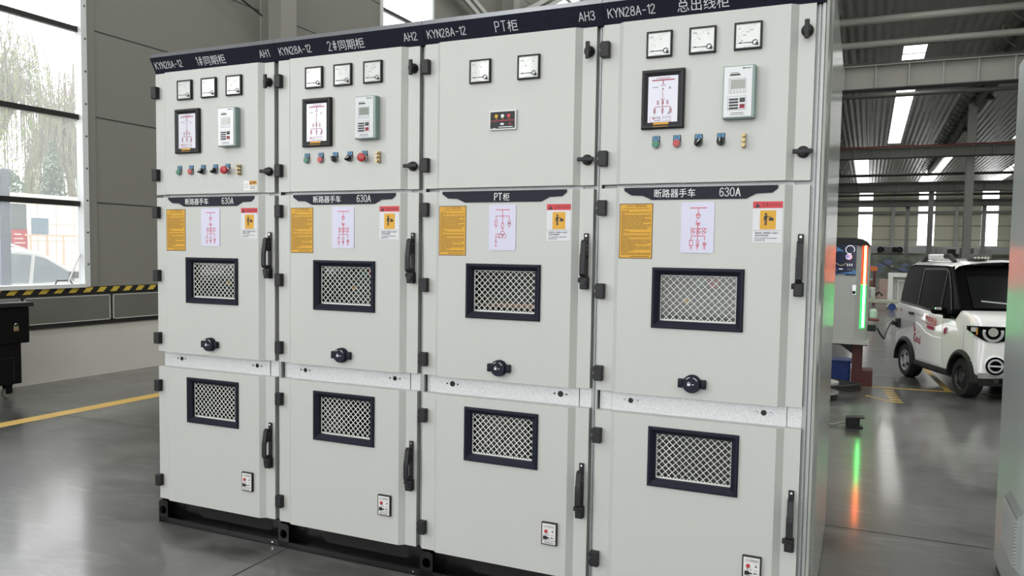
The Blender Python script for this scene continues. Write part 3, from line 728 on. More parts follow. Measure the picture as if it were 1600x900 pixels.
def lever_handle(parent, x, z):
    """z is the top of the mounting strip"""
    def fn(mb):
        mb.box(-0.010, 0.010, 0.009, 0.015, -0.222, 0.0, 0, 0.002)
        out = [(0.009, -0.030), (-0.012, -0.026), (-0.024, -0.034), (-0.034, -0.085), (-0.036, -0.105), (-0.036, -0.160), (-0.026, -0.172), (0.009, -0.172)]
        inn = [(0.0, -0.090), (-0.020, -0.092), (-0.026, -0.105), (-0.026, -0.150), (-0.020, -0.160), (0.0, -0.160)]
        # solid web above the grip, then the two grip walls
        mb.prism([out[0], out[1], out[2], out[3], (-0.034, -0.090), (0.009, -0.090)], 'x', -0.010, 0.010)
        mb.prism([(-0.034, -0.085), (-0.036, -0.105), (-0.036, -0.160), (-0.026, -0.172), (-0.018, -0.166), (-0.026, -0.152), (-0.026, -0.104), (-0.022, -0.090)], 'x', -0.011, 0.011)
        mb.prism([(-0.026, -0.172), (0.009, -0.172), (0.009, -0.158), (-0.022, -0.160)], 'x', -0.010, 0.010)
        mb.box(-0.017, 0.016, -0.014, 0.015, -0.222, -0.172, 0, 0.004)
        mb.cyl((-0.001, -0.014, -0.198), 'y', 0.013, -0.006, 20); mb.cyl((-0.001, -0.021, -0.198), 'y', 0.008, 0.003, 16)
        mb.cyl((-0.017, 0.0, -0.186), 'x', 0.010, -0.008, 14)
    h = cached('lever', fn, 'lever_handle', BLACK, parent, loc=(x, 0, z))
    def sc(mb):
        for zz in (-0.010,): mb.cyl((0, 0.009, zz), 'y', 0.004, -0.0015, 10)
        for yy, zz in ((-0.006, -0.050), (-0.012, -0.066)): mb.cyl((0.010, yy, zz), 'x', 0.0028, 0.001, 8)
    cached('leversc', sc, 'screw', CHROME, h)
    return h
def knob_socket(parent, x, z):
    def fn(mb):
        mb.box(-0.052, 0.052, -0.010, 0.0, -0.016, 0.016, 0, 0.003)
        mb.box(-0.052, -0.034, -0.020, -0.004, -0.017, 0.017, 0, 0.003); mb.box(0.034, 0.052, -0.020, -0.004, -0.017, 0.017, 0, 0.003)
        mb.lathe((0, 0, 0), 'y', [(0.034, 0), (0.034, -0.022), (0.031, -0.028), (0.0, -0.028)], 32)
    k = cached('knob', fn, 'racking_socket', NAVY, parent, True, (x, 0, z))
    def sy(mb):
        y = YP(-0.0285)
        mb.rect(-0.014, -0.006, -0.003, 0.003, y); mb.ring((-0.0085, 0.004), 0.004, 0.0016, y, 0, 8, 0, PI)
        mb.rect(0.002, -0.002, 0.011, 0.0005, y)
        mb.ring((0, 0), 0.026, 0.003, y, 0, 5, PI*0.58, PI*0.74); mb.ring((0, 0), 0.026, 0.003, y, 0, 5, PI*0.2, PI*0.4)
    cached('knobsym', sy, 'lock_symbol', GREYP, k)
    return k
def insp_window(parent, x0, x1, z0, z1, key):
    fr = cached('wf'+key, lambda mb: win_frame(mb, x0, x1, z0, z1), 'window_frame', NAVY, parent)
    cached('la'+key, lambda mb: lattice(mb, x0+0.028, x1-0.028, z0+0.028, z1-0.028, 0.019), 'wire_mesh', MESHW, fr)
    cached('pg'+key, lambda mb: mb.quad([(x0+0.02, 0.027, z0+0.02), (x1-0.02, 0.027, z0+0.02), (x1-0.02, 0.027, z1-0.02), (x0+0.02, 0.027, z1-0.02)]), 'pane', PGLASS, fr)
    return fr
def meter(parent, x, z, unit, nums):
    """96 mm square dial meter, (x,z) its top-left corner"""
    m = MB(); s = 0.0965
    loops = [(0.0, 0.0), (0.0, -0.012), (0.0015, -0.0135), (0.006, -0.0135), (0.007, -0.010)]
    vs = []
    for (i, y) in loops: vs += [(i, y, -s+i), (s-i, y, -s+i), (s-i, y, -i), (i, y, -i)]
    m.add(vs, [(k*4+j, k*4+(j+1) % 4, (k+1)*4+(j+1) % 4, (k+1)*4+j) for k in range(4) for j in range(4)])
    if 'mtr' not in MESHC:
        o = m.build('panel_meter', BLACK, parent, loc=(x, 0, z)); MESHC['mtr'] = o.data
    else: o = put('panel_meter', MESHC['mtr'], parent, (x, 0, z))
    cached('mdial', lambda mb: mb.quad([(0.0065, -0.0105, -s+0.0065), (s-0.0065, -0.0105, -s+0.0065), (s-0.0065, -0.0105, -0.0065), (0.0065, -0.0105, -0.0065)]), 'dial_face', DIAL, o)
    p = YP(-0.0110); d = MB()
    d.text(unit, 0.013, 0.014, -0.026, p)
    c = (0.073, -0.074)
    for k in range(13):
        a = PI-(PI/2)*k/12; r0 = 0.056; r1 = 0.060 if k % 3 else 0.063
        d.strip([(c[0]+r0*math.cos(a), c[1]+r0*math.sin(a)), (c[0]+r1*math.cos(a), c[1]+r1*math.sin(a))], 0.0008, p)
    for tx, f in nums:
        a = PI-(PI/2)*f; d.text(tx, 0.0085, c[0]+0.047*math.cos(a), c[1]+0.047*math.sin(a)-0.003, p, align='C')
    d.text('Made in China', 0.0045, 0.046, -0.088, p, align='C')
    d.strip([(0.010, -0.009), (0.085, -0.009)], 0.0007, p)
    d.build('dial_scale', INKG, o, fix=False)
    def nd(mb):
        q = YP(-0.0125)
        mb.quad([q(0.014, -0.0725), q(0.014, -0.0735), q(0.066, -0.075), q(0.066, -0.072)])
        mb.quad([q(0.013, -0.073), q(0.026, -0.0755), q(0.026, -0.0705)])
        mb.ring(c, 0.0085, 0.0026, q, 0, 20)
        mb.cyl((0.080, -0.0125, -0.080), 'y', 0.0052, -0.003, 14)
    cached('mneedle', nd, 'needle', INK, o)
    return o
def mimic(parent, x, z):
    """160 x 220 status display, (x,z) its top-left corner"""
    w, h = 0.16, 0.219
    def fr(mb):
        loops = [(0.0, 0.0), (0.0, -0.016), (0.004, -0.020), (0.010, -0.020), (0.025, -0.013)]
        vs = []
        for (i, y) in loops: vs += [(i, y, -h+i), (w-i, y, -h+i), (w-i, y, -i), (i, y, -i)]
        mb.add(vs, [(k*4+j, k*4+(j+1) % 4, (k+1)*4+(j+1) % 4, (k+1)*4+j) for k in range(4) for j in range(4)])
    o = cached('mim', fr, 'status_display', BLACK, parent, loc=(x, 0, z))
    cached('mimp', lambda mb: mb.quad([(0.024, -0.0135, -h+0.020), (w-0.024, -0.0135, -h+0.020), (w-0.024, -0.0135, -0.024), (0.024, -0.0135, -0.024)]), 'display_plate', mat('display_plate_white', (194, 195, 208), 0.3, coat=0.5, noise=0.01, nscale=5), o)
    def dg(mb):
        y = YP(-0.0139); a = 0.080
        L = lambda pts, ww=0.0016: mb.strip(pts, ww, y, 0)
        mb.rect(0.038, -0.041, 0.124, -0.037, y, 0); mb.text('开关柜智能操控装置', 0.0058, a, -0.0345, y, 0, align='C')
        L([(a, -0.041), (a, -0.054)], 0.003); mb.ring((a, -0.062), 0.008, 0.0015, y, 0, 8, 0.1, PI-0.1); mb.ring((a, -0.064), 0.0045, 0.0012, y, 1, 8, 0.1, PI-0.1)
        mb.disc((a, -0.072), 0.0028, y, 0, 10); L([(a, -0.072), (a, -0.082)], 0.0012); L([(a-0.005, -0.082), (a, -0.091), (a, -0.105)])
        mb.ring((a, -0.104), 0.008, 0.0015, y, 0, 8, PI+0.1, 2*PI-0.1)
        L([(a, -0.108), (a, -0.168)]); L([(a-0.030, -0.138), (a+0.030, -0.138)], 0.002)
        for dx in (-0.018, 0, 0.018):
            for zz in (-0.118, -0.126): mb.ring((a+dx, zz), 0.0034, 0.0018, y, 0, 8)
        for dx in (-0.030, 0.030):
            L([(a+dx, -0.138), (a+dx, -0.165)], 0.0012); mb.ring((a+dx, -0.148), 0.004, 0.002, y, 0, 8); mb.ring((a+dx, -0.157), 0.004, 0.002, y, 0, 8)
        mb.quad([y(a-0.004, -0.156), y(a+0.004, -0.156), y(a, -0.165)], 0); mb.ring((a, -0.149), 0.004, 0.002, y, 0, 8)
        for (px, pz) in ((0.106, -0.066), (0.103, -0.160)):
            mb.disc((px, pz), 0.0022, y, 1, 8); mb.rect(px-0.005, pz-0.006, px+0.005, pz-0.004, y, 1)
        mb.rect(0.040, -0.066, 0.062, -0.064, y, 2)
        for (x0, x1) in ((0.034, 0.072), (0.080, 0.112)):
            for q in ([(x0, -0.174), (x1, -0.174), (x1, -0.194), (x0, -0.194), (x0, -0.174)],): L(q, 0.0009)
        for k in range(3):
            mb.disc((0.052+0.008*k, -0.179), 0.0022, y, 1, 8); mb.disc((0.052+0.008*k, -0.188), 0.0022, y, 1, 8); mb.disc((0.086+0.010*k, -0.179), 0.0020, y, 1, 8)
        mb.disc((0.046, -0.180), 0.0036, y, 0, 10); mb.rect(0.083, -0.190, 0.109, -0.1885, y, 2)
        mb.rect(0.044, -0.1982, 0.112, -0.1958, y, 1)
    cached('mimd', dg, 'mimic_diagram', [DKRED, INK, INKG], o)
    def st(mb):
        mb.quad([(0.046, -0.0206, -h+0.007), (0.104, -0.0206, -h+0.007), (0.104, -0.0145, -h+0.0235), (0.046, -0.0145, -h+0.0235)])
        for k in range(3): mb.box(0.054+0.014*k, 0.064+0.014*k, -0.0206, -0.0180, -h+0.012, -h+0.0155, 1)
    cached('mims', st, 'warning_sticker', [ORANGE, YELB], o)
    return o
def relay(parent, x, z):
    """protection relay 110 x 190, (x,z) its top-left corner"""
    w, h = 0.112, 0.188
    o = cached('rel', lambda mb: mb.box(0, w, -0.034, 0, -h, 0, 0, 0.004), 'protection_relay', TEALG, parent, loc=(x, 0, z))
    cached('relf', lambda mb: mb.box(0.004, w-0.010, -0.0365, -0.033, -h+0.005, -0.004, 0, 0.0015), 'front_plate', mat('relay_front_white', (196, 199, 202), 0.35, coat=0.4, noise=0.01, nscale=5), o)
    def inkf(mb):
        y = YP(-0.0369)
        mb.text('Sunbow', 0.0105, 0.097, -0.0165, y, 0, align='R', sx=0.8) if False else mb.rect(0.068, -0.0135, 0.096, -0.0105, y, 1)
        mb.ring((0.071, -0.0115), 0.0035, 0.001, y, 1, 8)
        mb.rect(0.026, -0.028, 0.054, -0.0255, y, 1); mb.rect(0.024, -0.0365, 0.060, -0.0305, y, 0)
        for (x0, z0, x1, z1) in ((0.022, -0.098, 0.080, -0.047), (0.018, -0.158, 0.082, -0.110)):
            mb.strip([(x0, z0), (x1, z0), (x1, z1), (x0, z1), (x0, z0)], 0.0009, y, 1)
        for k in range(5):
            mb.disc((0.029+0.011*k, -0.0885), 0.0016, y, 0, 8); mb.rect(0.0265+0.011*k, -0.0945, 0.0315+0.011*k, -0.0925, y, 1)
        mb.rect(0.030, -0.170, 0.074, -0.1675, y, 1); mb.rect(0.026, -0.176, 0.078, -0.1742, y, 1)
    cached('relp', inkf, 'front_lettering', [INK, INKG], o)
    cached('rell', lambda mb: mb.box(0.027, 0.077, -0.0376, -0.0360, -0.083, -0.051), 'lcd_screen', LCD, o)
    def keys(mb):
        for k in range(4):
            z0 = -0.117-0.0105*k; mb.box(0.023, 0.055, -0.0378, -0.036, z0-0.0065, z0, 0)
            mb.box(0.029, 0.031, -0.0381, -0.0375, z0-0.005, z0-0.0015, 2); mb.box(0.041, 0.043, -0.0381, -0.0375, z0-0.005, z0-0.0015, 2)
        mb.box(0.060, 0.078, -0.0378, -0.036, -0.131, -0.116, 0); mb.box(0.060, 0.078, -0.0378, -0.036, -0.153, -0.138, 1)
        mb.box(0.065, 0.073, -0.0381, -0.0375, -0.126, -0.119, 2); mb.box(0.065, 0.073, -0.0381, -0.0375, -0.146, -0.141, 0)
    cached('relk', keys, 'keypad', [INK, DKRED, INKG], o)
    return o
def button_plate(o):
    def lp(mb):
        mb.prism([(-0.0145, 0.0), (-0.0145, 0.030), (-0.0125, 0.032), (0.0125, 0.032), (0.0145, 0.030), (0.0145, 0.0), (0.010, -0.011), (-0.010, -0.011)], 'y', -0.003, 0.0)
    p = cached('bplate', lp, 'label_plate', BLACK, o)
    def bl(mb):
        mb.box(-0.0115, 0.0115, -0.0036, -0.0028, 0.016, 0.030, 0)
        mb.box(-0.008, 0.008, -0.0040, -0.0034, 0.0235, 0.0275, 1); mb.box(-0.008, 0.008, -0.0040, -0.0034, 0.018, 0.0215, 1)
    cached('blue', bl, 'blue_label', [BLUEL, mat('label_text_navy', (40, 62, 96), 0.5, noise=0.02, nscale=9)], p)
def push_button(parent, x, z, kind):
    o = cached('pbring', lambda mb: mb.lathe((0, 0, 0), 'y', [(0.0148, 0), (0.0148, -0.010), (0.0142, -0.0125), (0.0134, -0.0125), (0.0134, -0.008)], 24), 'push_button', RINGM, parent, True, (x, 0, z))
    button_plate(o)
    cached('pbcap'+kind, lambda mb: mb.lathe((0, 0, 0), 'y', [(0.0132, -0.004), (0.0132, -0.0140), (0.0115, -0.0155), (0.0, -0.0158)], 24), 'cap', {'g': GREEN, 'r': RED}[kind], o, True)
def rotary(parent, x, z, ang):
    o = cached('rsring', lambda mb: mb.lathe((0, 0, 0), 'y', [(0.0148, 0), (0.0148, -0.009), (0.0130, -0.012), (0.0, -0.012)], 24), 'selector_switch', RINGM, parent, True, (x, 0, z))
    button_plate(o)
    k = MB(); k.lathe((0, 0, 0), 'y', [(0.0138, -0.010), (0.0138, -0.017), (0.0, -0.017)], 20)
    bm = MB().box(-0.0045, 0.0045, -0.030, -0.014, -0.0135, 0.0145, 0, 0.002)
    c, s = math.cos(ang), math.sin(ang)
    k.add([(p[0]*c+p[2]*s, p[1], -p[0]*s+p[2]*c) for p in bm.v], bm.f, 0)
    kn = k.build('selector_knob', BLACK, o)
    mk = MB(); mk.box(-0.0012, 0.0012, -0.0306, -0.0298, 0.0, 0.0135)
    mk.v = [(p[0]*c+p[2]*s, p[1], -p[0]*s+p[2]*c) for p in mk.v]
    mk.build('pointer_mark', WHITE, o)
def emergency(parent, x, z):
    o = cached('esb', lambda mb: mb.lathe((0, 0, 0), 'y', [(0.015, 0), (0.015, -0.010), (0.011, -0.012), (0.011, -0.022)], 24), 'emergency_button', CHROME, parent, True, (x, 0, z))
    button_plate(o)
    cached('esc', lambda mb: mb.lathe((0, 0, 0), 'y', [(0.012, -0.014), (0.019, -0.022), (0.0200, -0.027), (0.0185, -0.034), (0.012, -0.037), (0.0, -0.038)], 28), 'mushroom_cap', RED, o, True)
def test_terminal(parent, x, z):
    def fn(mb):
        mb.box(-0.006, 0.006, -0.006, 0, -0.026, 0.026, 0, 0.001)
        for zz in (-0.018, 0.0, 0.018):
            mb.lathe((0, 0, zz), 'y', [(0.0075, -0.004), (0.0075, -0.012), (0.0045, -0.013), (0.0045, -0.022), (0.0065, -0.023), (0.0065, -0.028), (0.0, -0.029)], 12)
    cached('tt', fn, 'test_terminal', BRASS, parent, True, (x, 0, z))

def sticker_instructions(parent, x, z):
    w, h = 0.131, 0.211
    o = cached('ins', lambda mb: (mb.box(0, w, -0.0008, 0, -h, 0, 0), mb.box(0.003, w-0.003, -0.0012, -0.0006, -h+0.003, -0.003, 1)), 'instruction_sticker', [YELB, YEL], parent, loc=(x, 0, z))
    def tx(mb):
        y = YP(-0.0015); rnd = random.Random(4)
        mb.text('KYN28-12 中置柜操作规程', 0.0088, w/2, -0.0125, y, align='C', sx=0.78, bold=0.01); mb.text('用户须知操作程序，未经专业培训不得操作', 0.0060, w/2, -0.0215, y, align='C', sx=0.88)
        zz = -0.030; k = 0
        for L in (0.26, 1, .12, 1, 1, .8, 1, 1, 1, .75, 1, 1, .92, .9, .1, .28, 1, .08, 1, 1, .3, 1, 1, 1, .9, .5, 1, 1, 1, .45, .28, 1, 1):
            xx = 0.007; end = 0.007+(w-0.014)*L
            while xx < end-0.002:
                l = min(0.006+0.022*rnd.random(), end-xx); mb.rect(xx, zz, xx+l, zz+0.0024, y); xx += l+0.0016
            zz -= 0.00520
        mb.rect(0.045, -h+0.007, w-0.012, -h+0.0098, y)
    cached('inst', tx, 'instruction_text', mat('sticker_text_brown', (104, 78, 20), 0.6, noise=0.03, nscale=9), o)
def sticker_caution(parent, x, z):
    w, h = 0.102, 0.147
    def fn(mb):
        mb.box(0, w, -0.0010, 0, -h, 0, 0); mb.box(0, w, -0.0014, -0.0008, -0.024, 0, 1); mb.box(0.025, w-0.022, -0.0014, -0.0008, -0.100, -0.032, 2)
    o = cached('cau', fn, 'caution_sticker', [mat('caution_white', (200, 202, 206), 0.5, noise=0.01, nscale=9), mat('caution_red', (186, 42, 52), 0.5, noise=0.02, nscale=9), YEL], parent, loc=(x, 0, z))
    def tx(mb):
        y = YP(-0.0018)
        mb.quad([y(0.007, -0.021), y(0.025, -0.021), y(0.016, -0.005)]); mb.text('注 意', 0.0125, 0.030, -0.0165, y, sx=0.85); mb.text('CAUTION', 0.0100, 0.056, -0.0158, y, sx=0.86)
    cached('cauh', tx, 'caution_heading', INK, o)
    def tx2(mb):
        y = YP(-0.0018)
        # person carrying a case
        mb.disc((0.0455, -0.0455), 0.0042, y, 0, 12); mb.quad([y(0.0405, -0.051), y(0.0505, -0.051), y(0.0495, -0.067), y(0.0415, -0.067)])
        mb.strip([(0.0415, -0.052), (0.0385, -0.066)], 0.0026, y); mb.strip([(0.049, -0.0525), (0.062, -0.0575)], 0.003, y)
        mb.strip([(0.0435, -0.066), (0.0430, -0.084)], 0.0034, y); mb.strip([(0.0475, -0.066), (0.0478, -0.084)], 0.0034, y)
        mb.rect(0.056, -0.069, 0.072, -0.0595, y); mb.strip([(0.060, -0.058), (0.068, -0.058)], 0.002, y)
    cached('caup', tx2, 'carrying_pictogram', INK, o)
    def tx3(mb):
        y = YP(-0.0018)
        mb.strip([(0.002, -0.104), (w-0.002, -0.104)], 0.0008, y)
        mb.text('请勿动手!（除经操作人员操作）', 0.0066, 0.009, -0.1155, y, sx=0.9, bold=0.01); mb.text('未经许可请勿操作', 0.0066, 0.009, -0.1245, y, sx=0.9, bold=0.01)
        mb.text('To be operated  by authorized', 0.0068, 0.008, -0.1335, y, sx=0.9, bold=0.012); mb.text('personnel only.', 0.0068, 0.008, -0.1405, y, sx=0.9, bold=0.012)
    cached('caut', tx3, 'caution_text', INK, o)
def sld_plate(parent, x, z, pt):
    w, h = 0.122, 0.188
    def fn(mb):
        r = 0.006; poly = []
        for (cx, cz, a0) in ((w-r, -r, 0), (r, -r, PI/2), (r, -h+r, PI), (w-r, -h+r, 3*PI/2)):
            for k in range(4): a = a0+PI/2*k/3; poly.append((cx+r*math.cos(a), cz+r*math.sin(a)))
        mb.prism(poly, 'y', -0.003, 0)
    o = cached('sld', fn, 'diagram_plate', LILAC, parent, loc=(x, 0, z))
    cached('sldd%d' % pt, lambda mb: diag_plate(mb, w/2+0.002, -0.021, YP(-0.0034), 0, pt), 'circuit_diagram', REDINK, o)
def door_plate(parent, texts):
    def fn(mb):
        mb.prism([(0.100, 1.703), (0.664, 1.703), (0.664, 1.692), (0.645, 1.676), (0.590, 1.674), (0.555, 1.656), (0.208, 1.656), (0.172, 1.672), (0.128, 1.674), (0.100, 1.692)], 'y', -0.004, 0)
    o = cached('dplate', fn, 'door_nameplate', NAVY, parent)
    for (s, st, size, x, z) in texts:
        m = MB()
        if st: x2 = strokes(m, st, size*0.82, x, z, YP(-0.0045), 0.0036, 0.95, 0.2)
        else: x2 = x
        if s: m.text(s, size, x2, z, YP(-0.0045), sx=0.92)
        m.build('lettering', WHITE, o, fix=False)
def test_panel(parent, x, z):
    w, h = 0.068, 0.095
    o = cached('tp', lambda mb: mb.box(0, w, -0.012, 0, -h, 0, 0, 0.002), 'voltage_indicator', BLACK, parent, loc=(x, 0, z))
    def pl(mb): mb.box(0.005, w-0.005, -0.0128, -0.0115, -h+0.005, -0.005)
    cached('tpp', pl, 'indicator_plate', mat('indicator_silver', (206, 206, 206), 0.4, noise=0.02, nscale=9), o)
    def tx(mb):
        y = YP(-0.0132)
        mb.text('DXN-Q 户内高压带电显示器', 0.0045, w/2, -0.0165, y, 0, align='C', sx=0.8, bold=0.02); mb.rect(0.010, -0.021, w-0.010, -0.0198, y, 0)
        mb.disc((0.050, -0.037), 0.0035, y, 0, 10); mb.rect(0.047, -0.031, 0.053, -0.0295, y, 0); mb.rect(0.016, -0.046, 0.028, -0.0445, y, 0)
        mb.rect(0.018, -0.053, 0.022, -0.049, y, 0); mb.rect(0.030, -0.053, 0.034, -0.049, y, 0); mb.rect(0.043, -0.053, 0.055, -0.0515, y, 0)
        mb.quad([y(0.040, -0.063), y(0.046, -0.059), y(0.046, -0.067)], 0); mb.rect(0.045, -0.0645, 0.056, -0.0615, y, 0)
        mb.rect(0.005, -0.074, w-0.005, -0.0725, y, 0)
        for k in range(3): mb.rect(0.012, -0.080-0.0035*k, w-0.012, -0.0788-0.0035*k, y, 0)
    cached('tpt', tx, 'indicator_print', INK, o)
    def kn(mb): mb.cyl((0.022, -0.0125, -0.036), 'y', 0.0068, -0.005, 18, 0)
    cached('tpr', kn, 'indicator_lamp', RED, o)
    def sw(mb): mb.box(0.010, 0.026, -0.018, -0.012, -0.070, -0.056, 0, 0.002); mb.box(0.022, 0.036, -0.016, -0.012, -0.066, -0.061, 0, 0.001)
    cached('tps', sw, 'rotary_key', BLACK, o)

FASCIA = [(0.030, 2.334), (0.018, 2.334), (-0.022, 2.408), (-0.012, 2.428), (0.030, 2.430)]
EDGE = mat('dark_anodised_edge', (140, 142, 148), 0.36, metal=0.85, noise=0.05, nscale=30)
def fmap(a, b):                                   # a point on the leaning fascia face: a along x, b up the slope
    t = b/0.0841
    return (a, 0.018-0.040*t-0.0006, 2.334+0.074*t-0.0003)
def cabinet(i, label, names, up, mid):
    c = thing('switchgear_cabinet', label, 'cabinet', (0.8*i, 0, 0), 0, 'row of medium-voltage switchgear cabinets')
    # sheet-metal body
    def enc(mb):
        mb.box(0.001, 0.004, 0.05, 1.45, 0.12, 2.425); mb.box(0.796, 0.799, 0.05, 1.45, 0.12, 2.425)
        mb.box(0.004, 0.796, 1.445, 1.45, 0.12, 2.425); mb.box(0.004, 0.796, 0.03, 1.45, 2.420, 2.425)
        mb.box(0.004, 0.796, 0.05, 1.445, 0.12, 0.124); mb.box(0.004, 0.796, 0.06, 1.445, 0.86, 0.864); mb.box(0.004, 0.796, 0.06, 1.445, 1.71, 1.714)
    e = cached('enc', enc, 'enclosure', INNER, c)
    for k, b6 in enumerate(((0.055, 0.716, 0.046, 0.060, 0.790, 0.935), (0.001, 0.053, 0.050, 0.060, 0.780, 0.945), (0.718, 0.768, 0.050, 0.060, 0.780, 0.945), (0.055, 0.716, 0.050, 0.060, 1.690, 1.735), (0.055, 0.716, 0.050, 0.060, 2.300, 2.335))):
        o = cached('rail%d' % k, lambda mb: mb.box(*b6), 'cross_rail', ZINC, c)
        if k == 0: f = o
    def post(mb):
        mb.box(0.001, 0.053, 0.051, 0.060, 0.115, 2.335); mb.box(0.718, 0.799, 0.051, 0.060, 0.115, 2.335)
        mb.box(0.776, 0.783, 0.040, 0.052, 0.120, 2.335); mb.box(0.789, 0.799, 0.030, 0.052, 0.120, 2.335)
    cached('post', post, 'corner_post', POSTZ, c)
    def hole(mb):
        if i == 2:
            for d, r in ((0, 0.0125), (-0.026, 0.004), (0.026, 0.004)): mb.cyl((d, 0, 0), 'y', r, -0.001, 14, 0)
        else:
            mb.cyl((0, 0, 0), 'y', 0.0105, -0.001, 16, 0)
            for d in (-0.026, 0.026): mb.lathe((d, 0, 0), 'y', [(0.0055, 0), (0.0055, -0.002), (0.003, -0.005), (0, -0.005)], 10, 1)
    for x in (0.132, 0.636): cached('hole%d' % (i == 2), hole, 'bolt_hole', [BLACKM, CHROME], f, loc=(x, 0.046, 0.871))
    # top fascia
    fa = cached('fas', lambda mb: mb.prism(FASCIA, 'x', 0.001, 0.799, 0), 'nameplate_fascia', NAVY, c)
    cached('fedge', lambda mb: mb.prism([(-0.0224, 2.4085), (-0.0120, 2.4290), (0.028, 2.4320), (0.028, 2.4300), (-0.0105, 2.4270), (-0.0210, 2.4075)], 'x', 0.001, 0.799), 'top_edge', EDGE, fa)
    m = MB(); strokes(m, 'KYN28A-12', 0.0330, 0.019, 0.026, fmap, 0.0034, 1.0, 0.175); m.build('model_lettering', GREYP, fa, fix=False)
    m = MB(); x = strokes(m, names[3], 0.040, names[2], 0.022, fmap, 0.0034, 0.95, 0.24) if names[3] else names[2]
    m.text(names[0], 0.049, x-0.003, 0.0215, fmap, sx=0.98); m.build('title_lettering', GREYP, fa, fix=False)
    if names[1]: m = MB(); strokes(m, names[1], 0.0330, 0.700, 0.026, fmap, 0.0034, 1.05, 0.2); m.build('panel_number', GREYP, fa, fix=False)
    # plinth
    def base(mb):
        mb.box(0.001, 0.799, 0.075, 0.081, 0.0, 0.12); mb.box(0.001, 0.799, 0.004, 0.075, 0.0, 0.006); mb.box(0.001, 0.799, 0.004, 0.009, 0.0, 0.030)
        mb.box(0.001, 0.799, 0.030, 1.45, 0.112, 0.12); mb.box(0.001, 0.007, 0.02, 1.45, 0.0, 0.115); mb.box(0.793, 0.799, 0.02, 1.45, 0.0, 0.115)
        r, n = 0.022, 20; cx, cz = 0.032, 0.066      # front lug with a lifting hole
        out = [(0.001, 0.0), (0.064, 0.0), (0.064, 0.108), (0.056, 0.117), (0.001, 0.117)]
        ring = [(cx+r*math.cos(2*PI*k/n), cz+r*math.sin(2*PI*k/n)) for k in range(n)]
        big = []
        for k in range(n):
            a = 2*PI*k/n; d = Vector((math.cos(a), math.sin(a)))
            tx = ((0.064-cx)/d.x if d.x > 0 else (0.001-cx)/d.x) if abs(d.x) > 1e-6 else 9; tz = ((0.117-cz)/d.y if d.y > 0 else (0.0-cz)/d.y) if abs(d.y) > 1e-6 else 9
            t = min(tx, tz); big.append((cx+d.x*t, cz+d.y*t))
        for yy in (0.004, 0.012):
            mb.add([(p[0], yy, p[1]) for p in ring+big], [(k, (k+1) % n, n+(k+1) % n, n+k) for k in range(n)])
        mb.add([(p[0], 0.004, p[1]) for p in ring]+[(p[0], 0.012, p[1]) for p in ring], [(k, (k+1) % n, n+(k+1) % n, n+k) for k in range(n)])
        mb.add([(p[0], 0.004, p[1]) for p in big]+[(p[0], 0.012, p[1]) for p in big], [(k, (k+1) % n, n+(k+1) % n, n+k) for k in range(n)])
    b = cached('base', base, 'plinth', BLACKM, c)
    def slot(mb):
        poly = []; r = 0.022
        for (cx, cz, a0) in ((0.68, 0.090, 0), (0.245, 0.090, PI/2), (0.245, 0.060, PI), (0.68, 0.060, 3*PI/2)):
            for k in range(5): a = a0+PI/2*k/4; poly.append((cx+r*math.cos(a), cz+r*math.sin(a)))
        mb.prism(poly, 'y', 0.0735, 0.0755)
    cached('slot', slot, 'forklift_slot', mat('slot_black', (5, 5, 5), 0.8, noise=0.1, nscale=9), b)
    cached('bbolt', lambda mb: (mb.cyl((0.060, 0.10, 0.064), 'x', 0.008, -0.02, 10), mb.cyl((0.765, 0.004, 0.016), 'y', 0.004, -0.002, 10)), 'bolt', CHROME, b)
    # doors
    ud = cached('ud', lambda mb: door_mesh(mb, 1.719, 2.334), 'upper_door', PAINT, c)
    md = cached('md', lambda mb: door_mesh(mb, 0.907, 1.704, (0.238, 0.538, 1.189, 1.380)), 'middle_door', PAINT, c)
    ld = cached('ld', lambda mb: door_mesh(mb, 0.124, 0.827, (0.238, 0.538, 0.575, 0.767)), 'lower_door', PAINT, c)
    for z in (2.237, 1.819): hinge(ud, 0, z)
    for z in (1.628, 1.302, 0.977): hinge(md, 0, z)
    for z in (0.728, 0.226): hinge(ld, 0, z)
    turn_lock(ud, 0.742, 2.239, 1); turn_lock(ud, 0.742, 1.818, 0)
    lever_handle(md, 0.745, 1.529); lever_handle(ld, 0.745, 0.604)
    insp_window(md, 0.218, 0.558, 1.169, 1.400, 'm'); insp_window(ld, 0.218, 0.558, 0.555, 0.787, 'l')
    knob_socket(md, 0.381, 0.966)
    sticker_instructions(md, 0.083, 1.643); sld_plate(md, 0.322, 1.645, 1 if mid == 'pt' else 0); sticker_caution(md, 0.580, 1.645)
    if mid == 'pt': door_plate(md, [('柜', 'PT', 0.034, 0.347, 1.664)])
    else: door_plate(md, [('断路器手车', '', 0.0345, 0.215, 1.667), ('', '630A', 0.0365, 0.461, 1.666)])
    test_panel(ld, 0.584, 0.346)
